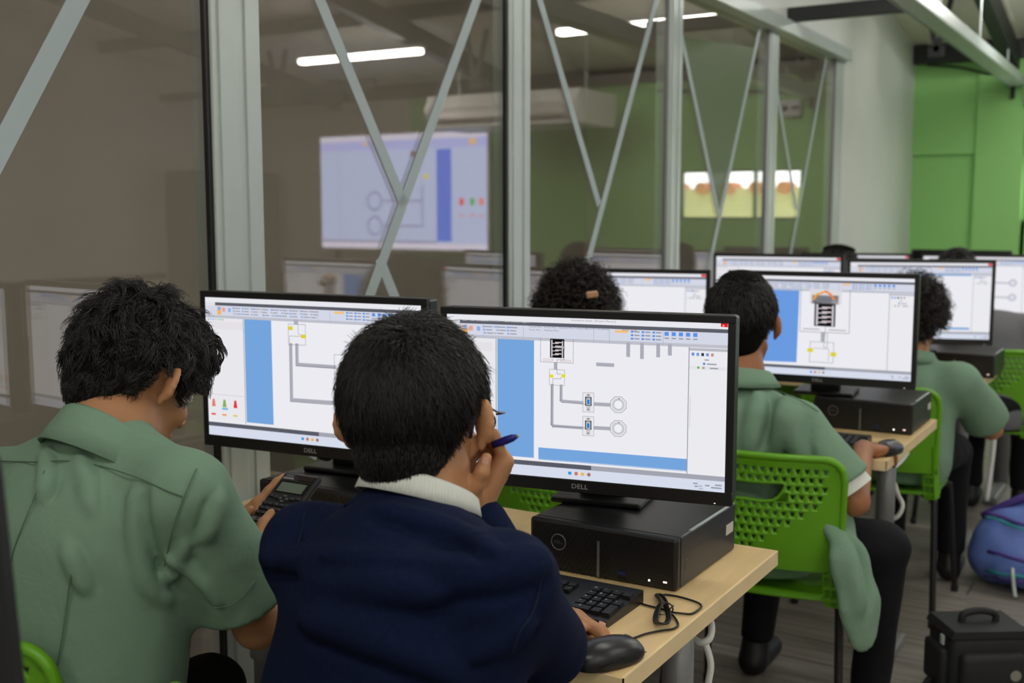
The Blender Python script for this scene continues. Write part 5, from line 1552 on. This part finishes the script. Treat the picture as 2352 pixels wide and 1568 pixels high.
# ---------------------------------------------------------------- further students
def simple(label, x, y, hz, style, lean=.1, yaw=0, pitch=-8, hair='short', hs=1.0, arm=.0, seed=31, dx=0, headdx=0):
    hc = Vector((x + headdx, y + lean + .03, hz))
    J = dict(head=hc, head_rot=(yaw, pitch, 0), neck=Vector((x + headdx * .6, y + lean - .02, hz - .125)), shL=(x - .17, y + lean - .05, hz - .205), shR=(x + .17, y + lean - .05, hz - .205),
             elL=(x - .22, y + .16 + lean, hz - .37), elR=(x + .22 + arm, y + .12 + lean, hz - .39), wrL=(x - .1, y + .36, .78), wrR=(x + .12 + arm, y + .34, .78), pelvis=(x, y - .05, .56))
    J.update(seat_legs(x, y - .05))
    def hh(B, J):
        for s, k in ((1, 'wrR'), (-1, 'wrL')): hand(B, J[k], (-.1 * s, 1, -.1), (0, 0, 1), s, [(20, 28, 16)] * 4, sc=.92)
    st = dict(head=1.03, hands=hh, wide=.165, deep=.72, sleeve=style.get('sleeve', 'short'), slen=.8, cuff=.078)
    root, S, B, T, M, sc, chest, fw, P = person(label, J, st, .0065, .010)
    S.wobble(.004, 15, seed, (1, 1, .6)); S.cut((0, 0, .462), (0, 0, -1)); S.build(style.get('garment', 'shirt'), style.get('cloth', M_SHIRT), root)
    nk = Vector(P['neck']); axn = (Vector(T((0, -.03, -.02))) - nk).normalized()
    collar(root, nk - axn * .01, axn * .6 + Vector((0, 0, .8)), fw, .064, .03, .04, .02, style.get('cloth', M_SHIRT), .5, 0, .01, n=40)
    if hair == 'curly':
        hair_cap(root, T, M, sc * hs, M_HAIRB, 1.2, -.085, .05, [((0, -.05, -.02), (.075, .05, .075))], .006, .004)
        strands('hair', M_HAIRB, root, T, M, sc * hs, 2600, seed, (0, -.1, 1), (.25, .55), .40, .22, 1.6, (0, 0, 0), .0022, -.10, .045, 1.15, 12, .3, .9)
    elif hair == 'bowl':
        hair_cap(root, T, M, sc * hs, M_HAIR, 1.24, -.07, .04, [((0, -.01, .118), (.075, .08, .02))], .006)
        strands('hair', M_HAIR, root, T, M, sc * hs, 1800, seed, (0, -.2, .97), (.5, .7), .06, .0, 1, (0, 0, -.2), .0018, -.07, .04, 1.22, 7, .3, .2)
    else:
        hair_cap(root, T, M, sc * hs, M_HAIR, 1.15, -.085, .05, [], .006)
        strands('hair', M_HAIR, root, T, M, sc * hs, 1500, seed, (0, -.3, .95), (.25, .45), .12, .02, 1, (0, 0, 0), .0018, -.085, .05, 1.12, 6, .3, .4)
    finish_legs(root, J)
    return root, T, S, P
r1, T1, S1, P1 = simple('student with tousled curly hair and a small clip, second row beside the glass', -1.53, 2.80, 1.075, {}, hair='curly', hs=1.0, seed=41)
b = MB(); b.box((0, 0, 0), (.032, .012, .018), .004); q = B.hit(1, 1)
t = tag(link('hair_clip', b.mesh('hair_clip'), mat('tan_clip', rgb(206, 158, 120), .4, bump=(60, .02, .0005)), None, tuple(W(1360, 676, 3.03))), 'small tan hair clip in tousled curly hair', 'hair clip'); t.rotation_euler = (R(10), R(-8), YAW)
r2, T2, S2, P2 = simple('curly-haired student in sage shirt partly hidden by the breaker-panel monitor', -.81, 4.06, 1.015, {}, lean=.06, hair='curly', hs=.95, arm=.04, seed=42, headdx=.0)
r3, T3, S3, P3 = simple('student with a smooth black bowl cut, back row left', -1.43, 5.32, 1.095, {}, hair='bowl', seed=43)
r4, T4, S4, P4 = simple('student in grey jacket at the right edge, back row', -.70, 5.26, 1.095, dict(garment='jacket', cloth=M_GREYC, sleeve='long'), lean=.10, hair='short', seed=44, headdx=-.18)
# ================================================================== SMALL THINGS
# mouse
def mouse(x, y, rz, label):
    F = Field((-.045, -.07, -.005), (.045, .07, .05), .0022)
    F.ell((0, -.012, .010), (.031, .052, .029), None, .0); F.ell((0, .022, .010), (.029, .038, .021), None, .015)
    F.cut((0, 0, .001), (0, 0, -1), .001); F.cut((0, .055, 0), (0, 1, .25), .004)
    t = thing('computer_mouse', label, 'mouse', (x, y, Z_DESK), rz, 'black mice')
    P_, Q = F.mesh((0, 0, 0)); link('shell', new_mesh('shell', P_, Q, True), mat('mouse_black', rgb(24, 25, 28), .33, bump=(700, .08, .0003)), t)
    b = MB(); b.lathe([(.006, -.0035), (.0085, -.003), (.0085, .003), (.006, .0035)], (0, .030, .026), 16, 'x'); b.build('wheel', M_BLACK, t, smooth=True)
    b = MB(); b.tube([(0, .052, .010), (0, .038, .029), (0, .010, .037)], .0008, 5); b.build('button_gap', M_GLOSSB, t)
    for s in (-1, 1):
        b = MB(); b.tube(catmull([(s * .0288, -.045, .010), (s * .0312, -.012, .016), (s * .0285, .020, .014), (s * .020, .052, .010)], 5), .0007, 5); b.build('side_gap', M_GLOSSB, t)
    return t
mc = on_plane(1402, 1497, 2, Z_DESK + .015)
mouse(mc.x, mc.y, R(-24), 'black mouse near the corner of the front desk')
mc2 = on_plane(2018, 1035, 2, Z_DESK + .01)
mouse(mc2.x + .02, mc2.y + .03, R(-10), 'black mouse under the hand of the second-row boy')
def desk_pt(px, py, dz=.003): return on_plane(px, py, 2, Z_DESK + dz)
k = 1 / 3.136
q = lambda x, y: (1150 + x * k, 1068 + y * k)
# mouse cable with its tied bundle
pts = [q(965, 1242), q(1050, 1212), q(1160, 1190), q(1240, 1178), q(1278, 1150), q(1260, 1105), q(1225, 1068), q(1200, 1040)]
path = [desk_pt(*p) for p in pts]
loop = []
for n_ in range(4):
    for (x, y) in ((1190, 1010), (1210, 1080), (1200, 1130), (1160, 1142), (1118, 1125), (1125, 1060), (1150, 1000), (1140, 960), (1120, 935), (1150, 930), (1180, 960), (1200, 1000)):
        loop.append(desk_pt(*q(x + (n_ - 1.5) * 9 * (1 if y > 1000 else .4), y), .003 + n_ * .0035))
tail = [desk_pt(*q(x, y)) for x, y in ((1165, 935), (1250, 940), (1340, 962), (1420, 990), (1446, 1015), (1420, 1045), (1370, 1070), (1300, 1066), (1235, 1058), (1200, 1045), (1120, 1025), (1040, 1005), (980, 985))]
b = MB(); b.tube(catmull(path + loop + tail, 5), .0018, 7)
t = thing('mouse_cable', 'thin black mouse cable tied in a bundle on the front desk', 'cable', tuple(desk_pt(*q(1170, 1040), 0)))
me = b.mesh('cable', True); me.transform(Matrix.Translation(-t.location)); link('cable', me, M_BCABLE, t)
b = MB(); tp = desk_pt(*q(1180, 1035), .010)
b.tube([tp - t.location + RGT * .014 * math.cos(a) + Vector((0, 0, .011 * math.sin(a))) for a in np.linspace(0, 6.28, 14)], .0012, 6)
b.tube(catmull([desk_pt(*q(1205, 1045), .012) - t.location, desk_pt(*q(1225, 1030), .02) - t.location, desk_pt(*q(1240, 1010), .022) - t.location, desk_pt(*q(1245, 1015), .016) - t.location], 4), .0012, 6)
b.build('twist_tie', M_BCABLE, t)
# white cables hanging below the desk ends
def hang(pts, label, r=.006, d=None):
    P_ = [W(*p) for p in pts]; b = MB(); b.tube(catmull(P_, 6), r, 10)
    return tag(b.build('hanging_cable', M_WHITEC, smooth=True), label, 'cable')
hang([(1588, 1462, 2.02), (1610, 1475, 1.99), (1630, 1465, 1.99), (1634, 1435, 2.02), (1620, 1400, 2.06)], 'white cable loop under the end of the front desk', .0065)
hang([(1618, 1470, 2.03), (1632, 1520, 2.02), (1628, 1560, 2.02), (1618, 1610, 2.02)], 'white cable hanging straight beside the grey front desk leg', .0065)
hang([(2040, 1195, 3.45), (2062, 1185, 3.43), (2073, 1160, 3.43), (2062, 1135, 3.46), (2055, 1110, 3.5)], 'white cable loop round the grey leg of the second desk', .007)
hang([(2085, 1040, 3.66), (2068, 1062, 3.6), (2046, 1080, 3.55)], 'short white cable under the edge of the second desk', .006)
hang([(2283, 905, 4.72), (2285, 980, 4.72), (2278, 1060, 4.72), (2266, 1150, 4.72)], 'white cable hanging beside the leg of the third desk', .010)
# dark monitor cable on top of the left computer
b = MB(); b.tube(catmull([W(712, 1015, 2.37), W(724, 1040, 2.35), W(742, 1053, 2.34), W(760, 1051, 2.34), W(768, 1020, 2.37)], 6), .004, 8)
tag(b.build('monitor_cable', M_BCABLE, smooth=True), 'black cable loop hanging under the left monitor', 'cable')
# notebook on desk at left
t = thing('notebook', 'white paper notebook lying at the edge of the front desk beside the left boy', 'notebook', (-1.25, 1.52, Z_DESK))
MB().box((0, 0, .004), (.2, .27, .008), .001).build('pages', mat('paper_white', rgb(232, 232, 228), .8, bump=(80, .03, .0005)), t)
MB().box((0, 0, .0084), (.2, .27, .0008)).build('cover', mat('paper_white', None), t)

# camera bag on the floor
bx_ = Vector((-.45, 3.40, 0))
t = thing('camera_bag', 'black camera shoulder bag with top handle on the floor beside the chair leg', 'bag', tuple(bx_), R(34))
M_BAG = mat('black_nylon', rgb(26, 27, 29), .7, bump=(600, .4, .0006), var=(10, .1))
MB().box((0, 0, .098), (.235, .165, .188), .028, seg=4).build('body', M_BAG, t, smooth=True)
MB().box((0, -.088, .082), (.19, .05, .13), .02, seg=3).build('front_pocket', M_BAG, t, smooth=True)
for sx in (-1, 1): MB().box((sx * .122, 0, .085), (.03, .12, .12), .012, seg=3).build('side_pocket', M_BAG, t, smooth=True)
b = MB(); b.prism([(-.12, .185), (.12, .185), (.108, .206), (-.108, .206)], lambda u, v, k_: (u, -.085 + .17 * k_, v)); b.build('lid', M_BAG, t)
b = MB(); b.tube(catmull([(-.05, 0, .203), (-.046, 0, .228), (0, 0, .238), (.046, 0, .228), (.05, 0, .203)], 6), .011, 8); b.build('handle', M_BAG, t, smooth=True)
b = MB(); b.tube(catmull([(.13, .0, .18), (.155, .0, .14), (.158, -.02, .08), (.15, -.06, .02), (.04, -.15, .012), (-.1, -.17, .012), (-.2, -.1, .012), (-.14, .0, .03)], 6), .012, 8); b.build('strap', M_BAG, t, smooth=True)
MB().lathe([(.016, 0), (.016, .004), (.012, .005)], (.06, -.1135, .085), 18, 'y').build('badge', mat('badge_grey', rgb(150, 150, 138), .4, .4, bump=(60, .02, .0005)), t)
MB().box((.118, -.02, .165), (.006, .028, .045), .002).build('pale_tag', mat('pale_tag', rgb(190, 188, 184), .5, bump=(60, .02, .0005)), t)
MB().box((-.12, -.03, .165), (.008, .02, .03), .003).build('buckle', M_ALU, t)
# backpack
t = thing('backpack', 'blue and purple backpack lying on the floor at the right', 'backpack', (-.40, 4.50, 0), R(20))
M_BP = mat('blue_backpack_nylon', rgb(92, 116, 186), .65, var=(9, .25), bump=(300, .25, .0008)); M_BP2 = mat('purple_trim', rgb(70, 50, 130), .6, bump=(200, .1, .0005)); M_BP3 = mat('teal_trim', rgb(50, 150, 160), .6, bump=(200, .1, .0005))
F = Field((-.3, -.22, -.02), (.34, .24, .4), .009)
F.cone((-.12, 0, .12), (.16, 0, .13), .13, .14, .03); F.ell((0.02, 0, .2), (.22, .13, .13), None, .05); F.ell((-.02, -.12, .10), (.16, .06, .09), None, .03); F.cut((0, 0, .004), (0, 0, -1)); F.wobble(.005, 22, 9)
P_, Q = F.mesh(); link('body', new_mesh('body', P_, Q, True), M_BP, t)
def on_bag(x, z):
    ys = np.arange(-.22, 0, .004); i = np.round((np.stack([np.full_like(ys, x), ys, np.full_like(ys, z)], 1) - F.lo) / F.h).astype(int); i = np.clip(i, 0, F.n - 1)
    v = F.v[i[:, 0], i[:, 1], i[:, 2]]; kk = np.nonzero(v < 0)[0]
    return Vector((x, float(ys[kk[0]]) if len(kk) else -.05, z))
for m_, z0, nm in ((M_BP2, .13, 'zip_band'), (M_BP3, .065, 'teal_band'), (M_BP2, .04, 'lower_band'), (M_BP2, .27, 'upper_band'), (M_BP3, .25, 'upper_teal_band')):
    b = MB(); b.tube([on_bag(-.2 + .4 * i / 14, z0 + .02 * math.sin(i * .35 + z0 * 9)) for i in range(15)], .008, 6); b.build(nm, m_, t, smooth=True)
b = MB(); b.tube(catmull([(-.12, -.13, .13), (-.13, -.175, .10), (-.125, -.18, .05), (-.12, -.19, .012)], 5), [.007] * 16, 8); b.build('zip_pull', M_ALU, t, smooth=True)
b = MB(); b.tube(catmull([(-.2, .02, .25), (-.05, -.02, .345), (.1, -.02, .35), (.22, .0, .28)], 5), .016, 8); b.build('shoulder_strap', M_BP2, t, smooth=True)
# water bottle lying near backpack
# black monitor edge at the near left
np_ = W(84, 1480, .80)
t = thing('near_panel', 'dark out-of-focus upright panel edge at the lower left corner', 'panel', (np_.x - .08 * RGT.x, np_.y - .08 * RGT.y, 0), YAW)
MB().box((0, 0, .80), (.16, .03, .84), .008, Euler((0, R(-3), 0))).build('panel', mat('panel_black', rgb(16, 17, 20), .6, bump=(300, .1, .0005)), t)
MB().box((0, 0, .20), (.03, .02, .38)).build('stand', M_BLACKM, t)
MB().box((0, 0, .01), (.2, .16, .02), .005).build('base', M_BLACKM, t)
